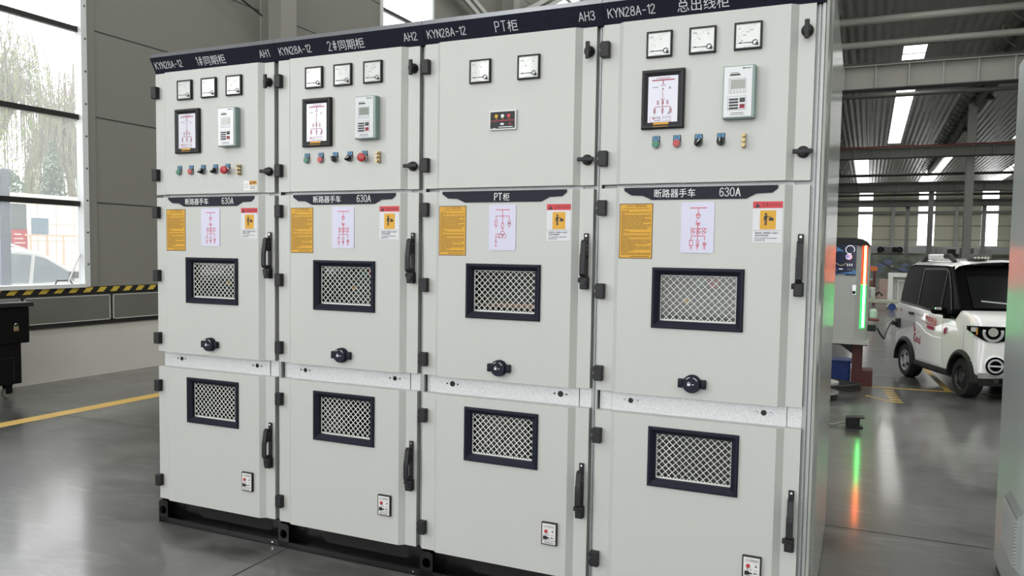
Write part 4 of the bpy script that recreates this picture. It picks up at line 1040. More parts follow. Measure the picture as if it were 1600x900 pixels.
    # withdrawable truck seen through the middle window
    def truck(mb):
        mb.box(0.08, 0.72, 0.20, 0.206, 0.93, 1.66, 0 if mid != 'pt' else 2)
        if mid == 'pt':
            mb.box(0.16, 0.62, 0.19, 0.20, 1.205, 1.225, 1); mb.box(0.10, 0.70, 0.195, 0.2, 1.24, 1.60, 2)
        else:
            mb.lathe((0.365, 0.2, 1.345), 'y', [(0.020, 0), (0.020, -0.012), (0, -0.014)], 16, 3); mb.lathe((0.415, 0.2, 1.345), 'y', [(0.024, 0), (0.024, -0.014), (0, -0.016)], 16, 4)
            mb.box(0.50, 0.545, 0.18, 0.2, 1.16, 1.36, 5); mb.box(0.298, 0.322, 0.195, 0.2, 1.258, 1.272, 6)
            mb.box(0.295, 0.33, 0.195, 0.2, 1.335, 1.36, 2); mb.box(0.50, 0.545, 0.178, 0.2, 1.10, 1.19, 2)
    cached('truck%s' % mid, truck, 'breaker_truck', [mat('truck_grey', (44, 52, 48), 0.5, noise=0.05, nscale=9), mat('copper_bar', (150, 104, 70), 0.4, noise=0.05, nscale=9), BLACKM, GREEN, RED, mat('dark_red_epoxy', (110, 30, 40), 0.4, noise=0.05, nscale=9), YEL], c)
    up(ud)
    return c
kv = [('5', 0.30), ('10', 0.72)]; hz = [('50', 0.45), ('55', 0.95)]; am = [('50', 0.12), ('100', 0.40), ('150', 0.62), ('200', 0.82)]
def up_incoming(dx, z, kn):
    def f(d):
        for x, (u, n) in zip((0.175, 0.335, 0.496), (('kV', kv), ('Hz', hz), ('A', am))): meter(d, x, 2.284, u, n)
        mimic(d, 0.163, 2.140); relay(d, 0.466, 2.128)
        push_button(d, 0.219+dx, z, 'g'); push_button(d, 0.298+dx, z, 'r')
        rotary(d, 0.378+dx, z, kn[0]); rotary(d, 0.459+dx, z, kn[1])
        if dx: emergency(d, 0.538+dx, z); test_terminal(d, 0.616+dx, z)
        else: test_terminal(d, 0.541, z)
    return f
def up_pt(d):
    meter(d, 0.226, 2.244, 'kV', kv); meter(d, 0.444, 2.244, 'Hz', hz)
    w, h = 0.122, 0.080
    o = MB().box(0, w, -0.010, 0, -h, 0, 0, 0.002).build('residual_relay', mat('relay_bezel', (200, 202, 202), 0.4, noise=0.02, nscale=9), d, loc=(0.320, 0, 2.030))
    MB().box(0.006, w-0.006, -0.0108, -0.009, -h+0.006, -0.006).build('relay_face', BLACK, o)
    m = MB()
    for k, mi in ((0, 0), (1, 1), (2, 2)): m.cyl((0.034+0.028*k, -0.0105, -0.024), 'y', 0.0075, -0.003, 14, mi)
    m.build('indicator_lamp', [YEL, GREYP, REDINK], o)
    q = YP(-0.0112); m = MB(); m.rect(0.008, -0.044, 0.115, -0.0400, q, 2); m.rect(0.052, -0.060, 0.067, -0.052, q, 0); m.text('DXN-Q', 0.006, 0.012, -0.0445, q, 0)
    for k in range(3): m.rect(0.030+0.028*k, -0.036, 0.038+0.028*k, -0.034, q, 1)
    m.rect(0.044, -0.070, 0.108, -0.0668, q, 0); m.rect(0.018, -0.0735, 0.032, -0.0715, q, 0); m.quad([q(0.088, -0.060), q(0.102, -0.060), q(0.095, -0.050)], 2)
    m.build('relay_print', [GREYP, YEL, DKRED], o, fix=False)
def up1(d):
    up_incoming(-0.040, 1.829, (1.1, 0.9))(d)
    m = MB(); m.box(0, 0.080, -0.0010, 0, -0.046, 0, 0); m.box(0.034, 0.080, -0.0014, -0.0008, -0.020, 0, 1)
    o = m.build('warranty_sticker', [WHITE, ORANGE], d, loc=(0.598, 0, 1.776))
    q = YP(-0.0018); m = MB(); m.ring((0.017, -0.025), 0.011, 0.0012, q, 1, 16); m.strip([(0.017, -0.018), (0.017, -0.032)], 0.0016, q, 1)
    m.quad([q(0.038, -0.017), q(0.050, -0.017), q(0.044, -0.004)], 0); m.rect(0.054, -0.013, 0.073, -0.006, q, 0)
    for k in range(3): m.rect(0.040, -0.028-0.006*k, 0.074, -0.0255-0.006*k, q, 1)
    m.build('sticker_print', [YELB, INKG], o, fix=False)
C1 = cabinet(0, 'leftmost grey switchgear cabinet, nameplate reading AH1, nearest the window', ('同期柜', 'AH1', 0.298, '1#'), up1, 'cb')
C2 = cabinet(1, 'second grey switchgear cabinet from the left, nameplate reading AH2', ('同期柜', 'AH2', 0.297, '2#'), up_incoming(-0.038, 1.861, (-0.9, 1.1)), 'cb')
C3 = cabinet(2, 'third grey switchgear cabinet with only two meters, nameplate reading AH3', ('柜', 'AH3', 0.338, 'PT'), up_pt, 'pt')
C4 = cabinet(3, 'rightmost and nearest grey switchgear cabinet with a bare metal side', ('总出线柜', '', 0.286, ''), up_incoming(0, 1.864, (0.75, 0.0)), 'cb')
# end cover of the row, screwed to the rightmost cabinet
m = MB(); m.prism([(0.800, 0.034), (0.803, 0.030), (0.811, 0.034), (0.816, 0.09), (0.822, 0.12), (0.812, 1.45), (0.800, 1.45)], 'z', 0.06, 2.43)
m.build('side_cover', SIDEM, C4)

#@@RIGHT
# ================================================================== cabinet at the right picture edge
t = thing('steel_cabinet', 'tall satin steel cabinet cut by the right picture edge', 'cabinet', (3.955, 1.30, 0), -0.016)
m = MB(); m.prism([(0.0, 0.05), (0.0, 2.33), (0.04, 2.38), (0.80, 2.38), (0.80, 0.05)], 'y', -0.95, 0.0); m.build('body', SIDEP, t)
MB().box(0.01, 0.78, -0.94, -0.01, 0.0, 0.052).build('plinth', BLACKM, t)
m = MB(); r = []
for k in range(17): a = 2*PI*k/16; r.append((0.03+0.0, -0.05+0.028*math.cos(a), 2.40+0.028*math.sin(a)))
m.tube(r[:-1], 0.007, 8, 0, True); m.build('lifting_eye', CHROME, t)
g = MB(); g.prism([(-0.018, 0.255), (-0.018, 0.455), (0.0, 0.475), (0.0, 0.235)], 'y', -0.74, -0.40)
GR = g.build('filter_grille', mat('grille_grey', (150, 156, 154), 0.5, noise=0.03, nscale=9), t)
m = MB()
for k in range(14):
    z0 = 0.260+0.0135*k; m.prism([(-0.018, z0), (-0.027, z0+0.002), (-0.018, z0+0.008)], 'y', -0.735, -0.405)
m.build('louvre', mat('louvre_grey', (176, 180, 180), 0.5, noise=0.03, nscale=9), GR)

# ------------------------------------------------------------------ charging pile on its stand
PILE = mat('pile_grey_paint', (178, 180, 176), 0.4, noise=0.03, nscale=5)
t = thing('charging_pile', 'grey charging pile with a dark screen and a red and green light strip', 'charger', (2.55, 6.7, 0.49))
prof = [(0.0, 0.0), (0.695, 0.0), (0.74, 0.03), (0.835, 0.14), (0.835, 0.45), (0.0, 0.45)]
MB().prism(prof, 'z', 0.0, 1.09).build('body', PILE, t)
top = []
capm = MB(); pr = [(0.0, 1.09), (0.835, 1.09), (0.80, 1.135), (0.74, 1.165), (0.66, 1.178), (0.0, 1.178)]
capm.prism(pr, 'y', 0.0, 0.45); o = capm.build('top_cap', BLACK, t)
MB().box(-0.01, 0.85, -0.02, 0.47, -0.015, 0.012).build('base_lip', PILE, t)
SCR = mat('screen_dark_blue', (22, 26, 46), 0.15, emit=(22, 28, 52), estr=0.5, noise=0.05, nscale=9)
s = MB().box(0.30, 0.692, -0.006, 0.0, 0.755, 1.10).build('screen', SCR, t)
q = YP(-0.0068); m = MB()
m.ring((0.625, 1.045), 0.045, 0.006, q, 0, 24, -0.5, PI*1.6); m.disc((0.615, 0.965), 0.034, q, 1, 20); m.disc((0.603, 0.968), 0.018, q, 2, 14)
m.strip([(0.40+0.016*k, 0.888+0.022*math.sin(k*0.55)) for k in range(13)], 0.004, q, 3)
for k in range(9): m.rect(0.40+0.018*k, 1.025, 0.409+0.018*k, 1.035+0.012*((k*7) % 4), q, 2)
for k in range(3): m.rect(0.60+0.022*k, 0.860, 0.608+0.022*k, 0.888, q, 0)
for k in range(4): m.rect(0.42+0.04*(k % 2), 0.955-0.028*(k//2), 0.435+0.04*(k % 2), 0.962-0.028*(k//2), q, 4)
m.rect(0.515, 0.822, 0.555, 0.832, q, 0); m.rect(0.60, 0.822, 0.64, 0.828, q, 4); m.rect(0.650, 0.820, 0.685, 0.826, q, 4)
m.quad([q(0.50, 0.775), q(0.69, 0.775), q(0.69, 0.815), q(0.62, 0.795)], 5); m.rect(0.30, 0.76, 0.50, 0.845, q, 6)
for k in range(7): m.rect(0.46+0.018*k, 0.759, 0.47+0.018*k, 0.764, q, 0)
m.build('screen_graphics', [mat('screen_white', (230, 232, 236), 0.5, emit=(230, 232, 236), estr=0.6, noise=0.01, nscale=9), mat('screen_pink', (226, 178, 196), 0.5, emit=(226, 178, 196), estr=0.6, noise=0.01, nscale=9), mat('screen_blue', (84, 150, 200), 0.5, emit=(84, 150, 200), estr=0.5, noise=0.01, nscale=9), mat('screen_yellow', (206, 190, 140), 0.5, emit=(206, 190, 140), estr=0.5, noise=0.01, nscale=9), mat('screen_grey', (120, 124, 140), 0.5, emit=(120, 124, 140), estr=0.3, noise=0.01, nscale=9), mat('screen_teal', (60, 110, 160), 0.5, emit=(60, 110, 160), estr=0.4, noise=0.01, nscale=9), mat('screen_navy', (34, 46, 84), 0.5, emit=(34, 46, 84), estr=0.4, noise=0.01, nscale=9)], s, fix=False)
k = MB().box(0.655, 0.705, -0.012, 0.0, 0.535, 0.655, 0, 0.006).build('door_latch', CHROME, t)
MB().box(0.664, 0.696, -0.018, -0.010, 0.550, 0.585, 0, 0.002).build('keyhole', BLACK, k)
LR = mat('led_red', (255, 40, 24), 0.5, emit=(255, 52, 26), estr=2.5, noise=0.01, nscale=9); LRC = mat('led_red_core', (255, 120, 60), 0.5, emit=(255, 120, 60), estr=22.0, noise=0.01, nscale=9)
LO = mat('led_amber', (255, 200, 120), 0.5, emit=(255, 200, 100), estr=6.0, noise=0.01, nscale=9)
LG = mat('led_green', (50, 255, 90), 0.5, emit=(40, 230, 90), estr=2.0, noise=0.01, nscale=9); LGC = mat('led_green_core', (120, 255, 150), 0.5, emit=(100, 250, 130), estr=13.0, noise=0.01, nscale=9)
n = Vector((0.11, -0.095, 0)).normalized(); tdir = Vector((0.095, 0.11, 0)).normalized(); mid_ = Vector((0.775, 0.070, 0))
def led(z0, z1, m, nm, hw, o0, o1, par):
    a = mid_-tdir*hw+n*o0; b = mid_+tdir*hw+n*o0; off = n*(o1-o0)
    mb = MB(); mb.prism([(p.x, p.y) for p in (a, b, b+off, a+off)], 'z', z0, z1); return mb.build(nm, m, par)
for z0, z1, mw, mc, nm in ((0.66, 1.11, LR, LRC, 'red_light_strip'), (0.165, 0.66, LG, LGC, 'green_light_strip')):
    o = led(z0, z1, mw, nm, 0.036, 0.0, 0.008, t); led(z0+0.01, z1-0.01, mc, 'light_core', 0.015, 0.008, 0.013, o)
led(0.648, 0.690, LO, 'amber_light_strip', 0.016, 0.0125, 0.0138, t)
m = MB(); m.box(0.835, 0.92, 0.12, 0.22, 0.13, 0.20, 0, 0.01); m.build('charging_socket', BLACK, t)
MB().box(0.835, 0.88, 0.18, 0.30, 0.50, 0.62, 0, 0.02).build('plug_holster', mat('pale_grey_plastic', (190, 194, 194), 0.4, noise=0.02, nscale=9), t)
MB().box(0.835, 0.93, 0.16, 0.28, 0.26, 0.38, 0, 0.03).build('plug_holster', MATS['pale_grey_plastic'], t)
MB().box(0.84, 0.95, 0.155, 0.27, 0.245, 0.275, 0, 0.01).build('plug_trim', mat('maroon_plastic', (120, 40, 44), 0.4, noise=0.02, nscale=9), t)
MAR = mat('maroon_painted_steel', (74, 32, 30), 0.5, noise=0.08, nscale=6)
t = thing('pile_stand', 'dark maroon steel stand carrying the charging pile', 'stand', (3.29, 6.9, 0))
MB().box(-0.055, 0.055, -0.1, 0.1, 0.0, 0.468).build('post', MAR, t)
MB().box(-0.72, 0.10, -0.12, 0.20, 0.455, 0.474).build('top_plate', BLACKM, t)
MB().box(-0.06, 0.165, -0.14, 0.14, 0.0, 0.18, 0, 0.004).build('foot', MAR, t)
MB().prism([(-0.055, 0.458), (-0.055, 0.35), (-0.20, 0.458)], 'y', -0.012, 0.012).build('gusset', BLACKM, t)
m = MB(); m.box(-0.70, -0.60, -0.1, 0.1, 0.0, 0.458); m.build('post', MAR, t)
BLUEB = mat('blue_plastic', (26, 58, 130), 0.45, noise=0.05, nscale=6)
t = thing('blue_crate', 'blue plastic crate on the floor under the charging pile', 'crate', (2.93, 7.15, 0))
m = MB(); m.box(-0.33, 0.29, -0.10, 0.20, 0.0, 0.235, 0, 0.012); m.build('body', BLUEB, t)
MB().box(-0.34, 0.30, -0.11, 0.21, 0.215, 0.245, 0, 0.006).build('rim', BLUEB, t)
# coiled cable and reels
CABLE = mat('black_cable', (40, 40, 40), 0.5, noise=0.1, nscale=20)
m = MB(); pts = []
for k in range(150):
    a = k/150*2*PI*5; R = 0.30+0.045*math.sin(k*0.21); pts.append((R*math.cos(a), R*0.75*math.sin(a), 0.016+0.05*k/150+0.006*math.sin(k*0.9)))
m.tube(pts, 0.014, 6); o = m.build('coiled_cable', CABLE, None, True, (3.03, 6.42, 0)); tag(o, 'black cable coiled in loops on the floor before the maroon stand', 'cable')
t = thing('cable_reel', 'pale cable reel on the floor half hidden by the switchgear side', 'reel', (2.92, 5.72, 0))
MB().lathe((0, 0, 0.06), 'z', [(0.03, 0), (0.22, 0), (0.22, 0.02), (0.12, 0.03), (0.12, 0.09), (0.22, 0.10), (0.22, 0.12), (0.03, 0.12)], 28).build('drum', mat('pale_grey_reel', (160, 162, 158), 0.5, noise=0.05, nscale=9), t, True)
m = MB(); pts = []
for k in range(80): a = k/80*2*PI*4; pts.append((0.2*math.cos(a), 0.2*math.sin(a), 0.012+0.045*k/80))
m.tube(pts, 0.012, 6); m.build('wound_cable', CABLE, t, True)
# small black foot device with grey lead
t = thing('foot_switch', 'small black open-sided foot switch lying on the floor', 'switch', (3.30, 4.36, 0), 0.05)
m = MB(); m.box(-0.055, 0.075, -0.05, 0.06, 0.0, 0.016, 0, 0.004); m.build('sole', BLACK, t)
MB().box(-0.060, 0.050, -0.045, 0.055, 0.012, 0.085, 0, 0.008).build('body', BLACK, t)
MB().prism([(-0.06, 0.085), (0.085, 0.098), (0.085, 0.088), (-0.06, 0.070)], 'y', -0.055, 0.06).build('treadle', BLACK, t)
m = MB(); m.tube([(3.245, 4.36, 0.03), (3.20, 4.34, 0.035), (3.14, 4.33, 0.01), (3.08, 4.40, 0.008), (3.0, 4.55, 0.008)], 0.007, 8)
tag(m.build('power_lead', mat('grey_cable', (150, 152, 150), 0.5, noise=0.05, nscale=9), None, True), 'light grey lead running from the foot switch behind the switchgear', 'cable')
# painted floor lines
LINEY = mat('yellow_floor_paint', (200, 164, 84), 0.45, noise=0.12, nscale=7)
tag(MB().box(-3.01, -2.85, -16, 60, 0.0, 0.0015).build('floor_line', LINEY), 'yellow line painted along the floor beside the left wall', 'floor marking')
tag(MB().strip([(3.22, 6.76), (5.6, 6.93)], 0.06, ZP(0.0016)).build('floor_line', LINEY), 'yellow line painted across the floor toward the electric car', 'floor marking')
tag(MB().strip([(4.10, 8.7), (4.22, 6.86)], 0.07, ZP(0.0018)).build('floor_line', LINEY), 'short yellow line running under the electric car side', 'floor marking')
tag(MB().strip([(3.40, 6.12), (3.62, 5.84)], 0.03, ZP(0.0016)).build('floor_line', LINEY), 'thin worn yellow line below the hatched floor marking', 'floor marking')
m = MB()
for k in range(6):
    y0 = 6.62-0.145*k; x0 = 3.555+0.012*k; m.quad([(x0, y0, 0.002), (x0+0.11, y0-0.01, 0.002), (x0+0.125, y0-0.075, 0.002), (x0+0.015, y0-0.065, 0.002)])
tag(m.build('hatched_floor_marking', LINEY), 'yellow hatched marking on the floor left of the electric car', 'floor marking')
#@@CAR
# ================================================================== small white electric car
CWH = mat('car_white_paint', (242, 243, 242), 0.2, coat=0.7, noise=0.01, nscale=3)
CBK = mat('car_gloss_black', (9, 9, 10), 0.25, spec=0.03, noise=0.1, nscale=5)
CTR = mat('car_black_trim', (22, 22, 23), 0.5, noise=0.1, nscale=20)
car = thing('electric_car', 'small white electric car with black glass plugged in beside the charging pile', 'car', (4.299, 6.523, 0), math.radians(19.94))
WID = 1.22
def arc(cx, cz, r, zb, n=12):                    # wheel-arch points from front to rear over the top
    a0 = math.asin((zb-cz)/r); return [(cx-r*math.cos(a0+(PI-2*a0)*k/n), cz+r*math.sin(a0+(PI-2*a0)*k/n)) for k in range(n+1)]
ZB = 0.235
outl = [(-0.24, ZB), (-0.295, 0.30), (-0.315, 0.42), (-0.31, 0.56), (-0.285, 0.70), (-0.255, 0.79), (-0.20, 0.845), (-0.05, 0.885), (0.10, 0.905), (0.216, 0.808), (0.60, 0.838), (1.14, 0.880), (1.66, 0.905),
        (1.715, 0.78), (1.735, 0.60), (1.745, 0.42), (1.73, 0.30), (1.705, ZB)]
outl += list(reversed(arc(1.43, 0.195, 0.262, ZB))) + list(reversed(arc(0.03, 0.2, 0.262, ZB)))
def fo(n):                                        # how far the nose is swept back toward the corners
    d = min(n, WID-n)
    t = max(0.0, 1-d/0.34); return 0.07*t*t
slices = [(0.0, 0.03), (0.012, 0.008), (0.03, 0.0), (0.08, 0), (0.14, 0), (0.22, 0), (0.34, 0), (WID/2, 0)]
slices = slices+[(WID-n, e) for n, e in reversed(slices[:-1])]
vs = []; N = len(outl)
for (n, e) in slices:
    for jj, (s, z) in enumerate(outl):
        w = max(0.0, min(1.0, (0.0-s)/0.18)) if (s < 0 and jj < 18) else 0.0
        if z < 0.33: w *= 0.12
        s2 = s+fo(n)*w
        if z > 0.75: z2 = z-e
        else: z2 = z
        if s < -0.15: s2 += e
        if s > 1.69: s2 -= e
        vs.append((n, s2, z2))
fs = [tuple(range(N-1, -1, -1)), tuple(range((len(slices)-1)*N, len(slices)*N))]
for k in range(len(slices)-1):
    for j in range(N): fs.append((k*N+j, k*N+(j+1) % N, (k+1)*N+(j+1) % N, (k+1)*N+j))
m = MB().add(vs, fs); n0 = 18
for q in range(len(slices)-1):
    for j in range(n0-1, N): m.m[2+q*N+j] = 1
m.build('body', [CWH, CTR], car, True)
def tumble(z): return 0.004+0.075*max(0, (z-0.85))/0.5
gp = [(0.10, 0.900), (0.216, 0.800), (0.60, 0.832), (1.14, 0.874), (1.665, 0.900), (1.675, 1.02), (1.66, 1.18), (1.62, 1.29), (1.55, 1.35), (1.46, 1.372), (0.58, 1.385), (0.49, 1.378), (0.44, 1.355)]
vs = []
for sgn in (0, 1):
    for (s, z) in gp: t = tumble(z); vs.append((t if not sgn else WID-t, s, z))
k = len(gp); fs = [tuple(range(k)), tuple(range(2*k-1, k-1, -1))]+[(j, (j+1) % k, k+(j+1) % k, k+j) for j in range(k)]
gh = MB().add(vs, fs).build('glasshouse', CBK, car)
bv = gh.modifiers.new('bevel', 'BEVEL'); bv.width = 0.02; bv.segments = 2; bv.limit_method = 'ANGLE'
def SD(off=0.0):                                  # map (s,z) to the near side surface
    return lambda s, z: ((tumble(z) if z > 0.86 else 0.0)-off, s, z)
m = MB(); m.strip([(1.142, 0.885), (1.142, 1.325), (0.60, 1.335), (0.52, 1.30), (0.40, 1.10), (0.31, 0.90)], 0.022, SD(0.004)); m.strip([(0.56, 0.86), (0.56, 1.33)], 0.014, SD(0.004)); m.strip([(0.216, 0.818), (0.6, 0.848), (1.14, 0.889), (1.64, 0.915)], 0.02, SD(0.006))
m.build('window_trim', mat('trim_satin_black', (40, 40, 41), 0.35, noise=0.05, nscale=9), car)
# roof with crown
def nn(z): return 0.06
roof = []
for (f, z) in ((0.02, 1.372), (0.06, 1.405), (0.14, 1.425), (0.32, 1.445), (0.61, 1.455)): roof.append((f, z))
roof = roof+[(WID-f, z) for f, z in reversed(roof[:-1])]
m = MB(); vs = []; st = [(0.40, -0.035), (0.45, -0.008), (0.56, 0.0), (1.40, 0.0), (1.52, -0.02), (1.58, -0.06)]
for (s, dz) in st:
    for (f, z) in roof: vs.append((f+0.05, s, z+dz) if f < WID/2 else (f-0.05, s, z+dz))
R = len(roof); fs = [(a*R+b, a*R+b+1, (a+1)*R+b+1, (a+1)*R+b) for a in range(len(st)-1) for b in range(R-1)]
m.add(vs, fs); m.build('roof', CWH, car, True)
for nx in (0.13, WID-0.13):
    rr = MB().tube([(nx, 1.34, 1.40), (nx, 1.20, 1.470), (nx, 0.66, 1.480), (nx, 0.54, 1.415)], [0.022, 0.030, 0.030, 0.022], 10).build('roof_rail', CTR, car, True)
    MB().box(nx-0.042, nx+0.036, 0.76, 1.12, 1.435, 1.502, 0, 0.014).build('rail_cover', CWH, rr)
m = MB(); m.lathe((0.34, 0.50, 1.438), 'z', [(0.095, 0), (0.105, 0.022), (0.075, 0.060), (0.0, 0.070)], 24)
pod = m.build('roof_light_pod', mat('pod_bronze_black', (60, 58, 54), 0.35, noise=0.1, nscale=20), car, True)
m = MB()
for k in range(5): m.cyl((0.272+0.034*k, 0.402-0.005*(2-abs(k-2)), 1.464), 'y', 0.012, -0.008, 10)
m.build('pod_lamp', mat('pod_lamp_clear', (220, 218, 206), 0.2, noise=0.02, nscale=9), pod)
MB().tube([(0.45, 0.46, 1.445), (1.0, 0.46, 1.452)], 0.014, 8).build('roof_bar', CTR, car)
# near A-pillar highlight, wing mirror, handle, seams
MB().tube([(0.075, 0.44, 1.365), (0.02, 0.12, 0.91)], 0.012, 8).build('pillar_highlight_bar', CBK, car)
mm = MB().box(-0.17, -0.02, 0.31, 0.42, 0.845, 0.925, 0, 0.03).build('wing_mirror', CBK, car)
MB().box(-0.165, -0.09, 0.300, 0.32, 0.895, 0.925, 0, 0.008).build('mirror_cap', CHROME, mm)
MB().box(-0.06, 0.01, 0.30, 0.36, 0.80, 0.86, 0, 0.012).build('mirror_stay', CBK, mm)
MB().box(-0.022, 0.002, 1.21, 1.33, 0.775, 0.805, 0, 0.009).build('door_handle', CTR, car)
m = MB()
for pts in ([(1.20, 0.87), (1.21, 0.75), (1.17, 0.48), (1.12, 0.235)], [(0.475, 0.815), (0.475, 0.42), (0.40, 0.26)], [(0.09, 0.90), (-0.01, 0.74), (0.0, 0.47)]): m.strip(pts, 0.006, SD(0.0012))
m.build('door_seam', mat('seam_grey', (130, 132, 132), 0.6, noise=0.02, nscale=9), car)
m = MB(); m.prism([(1.15, 0.70), (1.02, 0.665), (0.88, 0.60), (0.70, 0.572), (0.485, 0.578), (0.485, 0.40), (0.52, 0.27), (1.07, 0.27), (1.13, 0.44)], 'x', -0.008, 0.01)
o = m.build('door_relief', CWH, car); bv = o.modifiers.new('bevel', 'BEVEL'); bv.width = 0.006; bv.segments = 2
# wheel arches, sill, bumper edge
for (cs, cz) in ((0.03, 0.2), (1.43, 0.195)):
    vs = []; n = 16; a0 = math.asin((0.19-cz)/0.262) if False else -0.02
    for k in range(n+1):
        a = a0+(PI-2*a0)*k/n
        for (r, x) in ((0.250, 0.03), (0.250, -0.02), (0.272, -0.024), (0.300, -0.008), (0.302, 0.03)): vs.append((x, cs-r*math.cos(a), cz+r*math.sin(a)))
    fs = [(k*5+j, k*5+j+1, (k+1)*5+j+1, (k+1)*5+j) for k in range(n) for j in range(4)]
    MB().add(vs, fs).build('wheel_arch', CTR, car, True)
MB().box(-0.012, 0.05, 0.28, 1.18, 0.195, 0.250, 0, 0.008).build('sill', CTR, car)
MB().box(0.05, WID-0.05, -0.24, 1.68, 0.16, 0.236).build('underbody', CTR, car)
m = MB()
m.prism([(0.02, -0.10), (0.10, -0.20), (0.24, -0.255), (0.40, -0.268), (WID-0.40, -0.268), (WID-0.24, -0.255), (WID-0.1, -0.2), (WID-0.02, -0.10)], 'z', 0.19, 0.242); m.build('front_skirt', BLACKM, car)
# wheels
for (cs, cz, nx) in ((0.03, 0.205, 0.0), (1.43, 0.205, 0.0), (0.03, 0.205, WID-0.15), (1.43, 0.205, WID-0.15)):
    m = MB(); m.lathe((nx, cs, cz), 'x', [(0.13, 0.005), (0.185, 0.0), (0.203, 0.02), (0.206, 0.075), (0.203, 0.13), (0.185, 0.15), (0.13, 0.145)], 36, caps=False)
    w = m.build('wheel', TYRE, car, True)
    if nx == 0.0:
        front = cs < 0.5
        m = MB(); m.lathe((nx, cs, cz), 'x', [(0.13, 0.006), (0.118, 0.03), (0.06, 0.02), (0.05, 0.008), (0.0, 0.006)], 28, caps=False)
        for k in range(5 if front else 4):
            a = 2*PI*k/(5 if front else 4)+0.5; m.cyl((nx+0.012, cs+0.085*math.cos(a), cz+0.085*math.sin(a)), 'x', 0.022, -0.006, 12, 1)
        m.build('rim', [mat('rim_dark', (44, 44, 46), 0.4, noise=0.1, nscale=20) if front else mat('rim_silver', (186, 188, 190), 0.35, noise=0.05, nscale=20), mat('rim_hole_black', (10, 10, 10), 0.7, noise=0.1, nscale=9)], w, True)
# head lamp on the swept corner
ca, sa = math.cos(math.radians(14)), math.sin(math.radians(14))
def HP(cn, cs, cz, off=0.0): return lambda a, b: (cn+a*ca-(-sa)*0-sa*off, cs-a*sa-ca*off-0.06*0, cz+b)
hp = HP(0.11, -0.270, 0.715, 0.012); hq = HP(0.11, -0.270, 0.715, -0.06)
def oval(mb, pts, f0, f1, mi=0):
    v = [f0(*p) for p in pts]+[f1(*p) for p in pts]; n = len(pts)
    mb.add(v, [(i, (i+1) % n, n+(i+1) % n, n+i) for i in range(n)]+[tuple(range(n)), tuple(range(n, 2*n))], mi)
m = MB(); oval(m, [(-0.185, 0.055), (-0.185, 0.015), (-0.10, -0.05), (-0.02, -0.095), (0.07, -0.105), (0.15, -0.085), (0.20, -0.03), (0.21, 0.055)], hp, hq)
hl = m.build('headlamp', CBK, car)
f1 = HP(0.11, -0.270, 0.715, 0.016); m = MB(); m.ring((0.04, -0.005), 0.082, 0.026, f1, 0, 20, PI*0.92, PI*2.08); m.build('daylight_ring', mat('lamp_white', (226, 228, 230), 0.3, noise=0.01, nscale=9), hl)
m = MB(); m.disc((0.04, 0.0), 0.045, f1, 0, 18); m.rect(-0.16, 0.0, -0.10, 0.045, f1, 0); m.build('reflector', CHROME, hl)
m = MB(); m.rect(-0.112, -0.03, -0.098, 0.04, HP(0.11, -0.270, 0.715, 0.018)); m.build('indicator', ORANGE, hl)
# round fog lamp
fl = lambda off: (lambda a, b: (0.175+a*0.97-0.2*off, -0.298-a*0.20-0.98*off, 0.375+b))
m = MB(); n = 28; vs = []
for (r, off) in ((0.112, -0.02), (0.104, 0.010), (0.088, 0.022)):
    f = fl(off); vs += [f(r*math.cos(2*PI*k/n), r*math.sin(2*PI*k/n)) for k in range(n)]
m.add(vs, [(j*n+k, j*n+(k+1) % n, (j+1)*n+(k+1) % n, (j+1)*n+k) for j in range(2) for k in range(n)]); m.build('lamp_bulge', CWH, car, True)
m = MB(); m.disc((0, 0), 0.092, fl(0.0225), 0, 28); fg = m.build('fog_lamp', CBK, car)
m = MB(); m.ring((0, 0), 0.062, 0.018, fl(0.024), 0, 28); m.rect(-0.072, -0.008, 0.072, 0.008, fl(0.0245), 0); m.build('lamp_ring', MATS['lamp_white'], fg)
m = MB(); m.rect(-0.055, -0.075, 0.03, 0.075, HP(0.045, -0.195, 0.37, 0.004)); m.build('reflector_patch', mat('patch_grey_white', (206, 208, 206), 0.4, noise=0.06, nscale=40), car)
m = MB(); m.strip([(0.215, -0.06), (0.31, -0.20)], 0.03, HP(0.11, -0.262, 0.715, 0.0)); m.build('grille_trim', CBK, car)
# hood seam and windscreen contents
ws = lambda a, b: (a, 0.10+0.34*b-0.008, 0.905+0.45*b+0.006)
m = MB(); m.quad([ws(0.14, 0.05), ws(1.08, 0.05), ws(1.04, 0.78), ws(0.17, 0.78)]); g = m.build('windscreen', mat('windscreen_tint', (24, 26, 26), 0.15, spec=0.08, noise=0.15, nscale=4), car)
wq = lambda a, b: (a, 0.10+0.34*b-0.010, 0.905+0.45*b+0.008)
MB().quad([wq(0.24, 0.22), wq(0.58, 0.155), wq(0.58, 0.125), wq(0.24, 0.19)]).build('paper_strip', mat('paper_grey', (168, 172, 172), 0.6, noise=0.02, nscale=9), g)
MB().quad([wq(0.50, 0.13), wq(0.66, 0.12), wq(0.66, 0.07), wq(0.50, 0.07)]).build('blue_card', BLUEL, g)
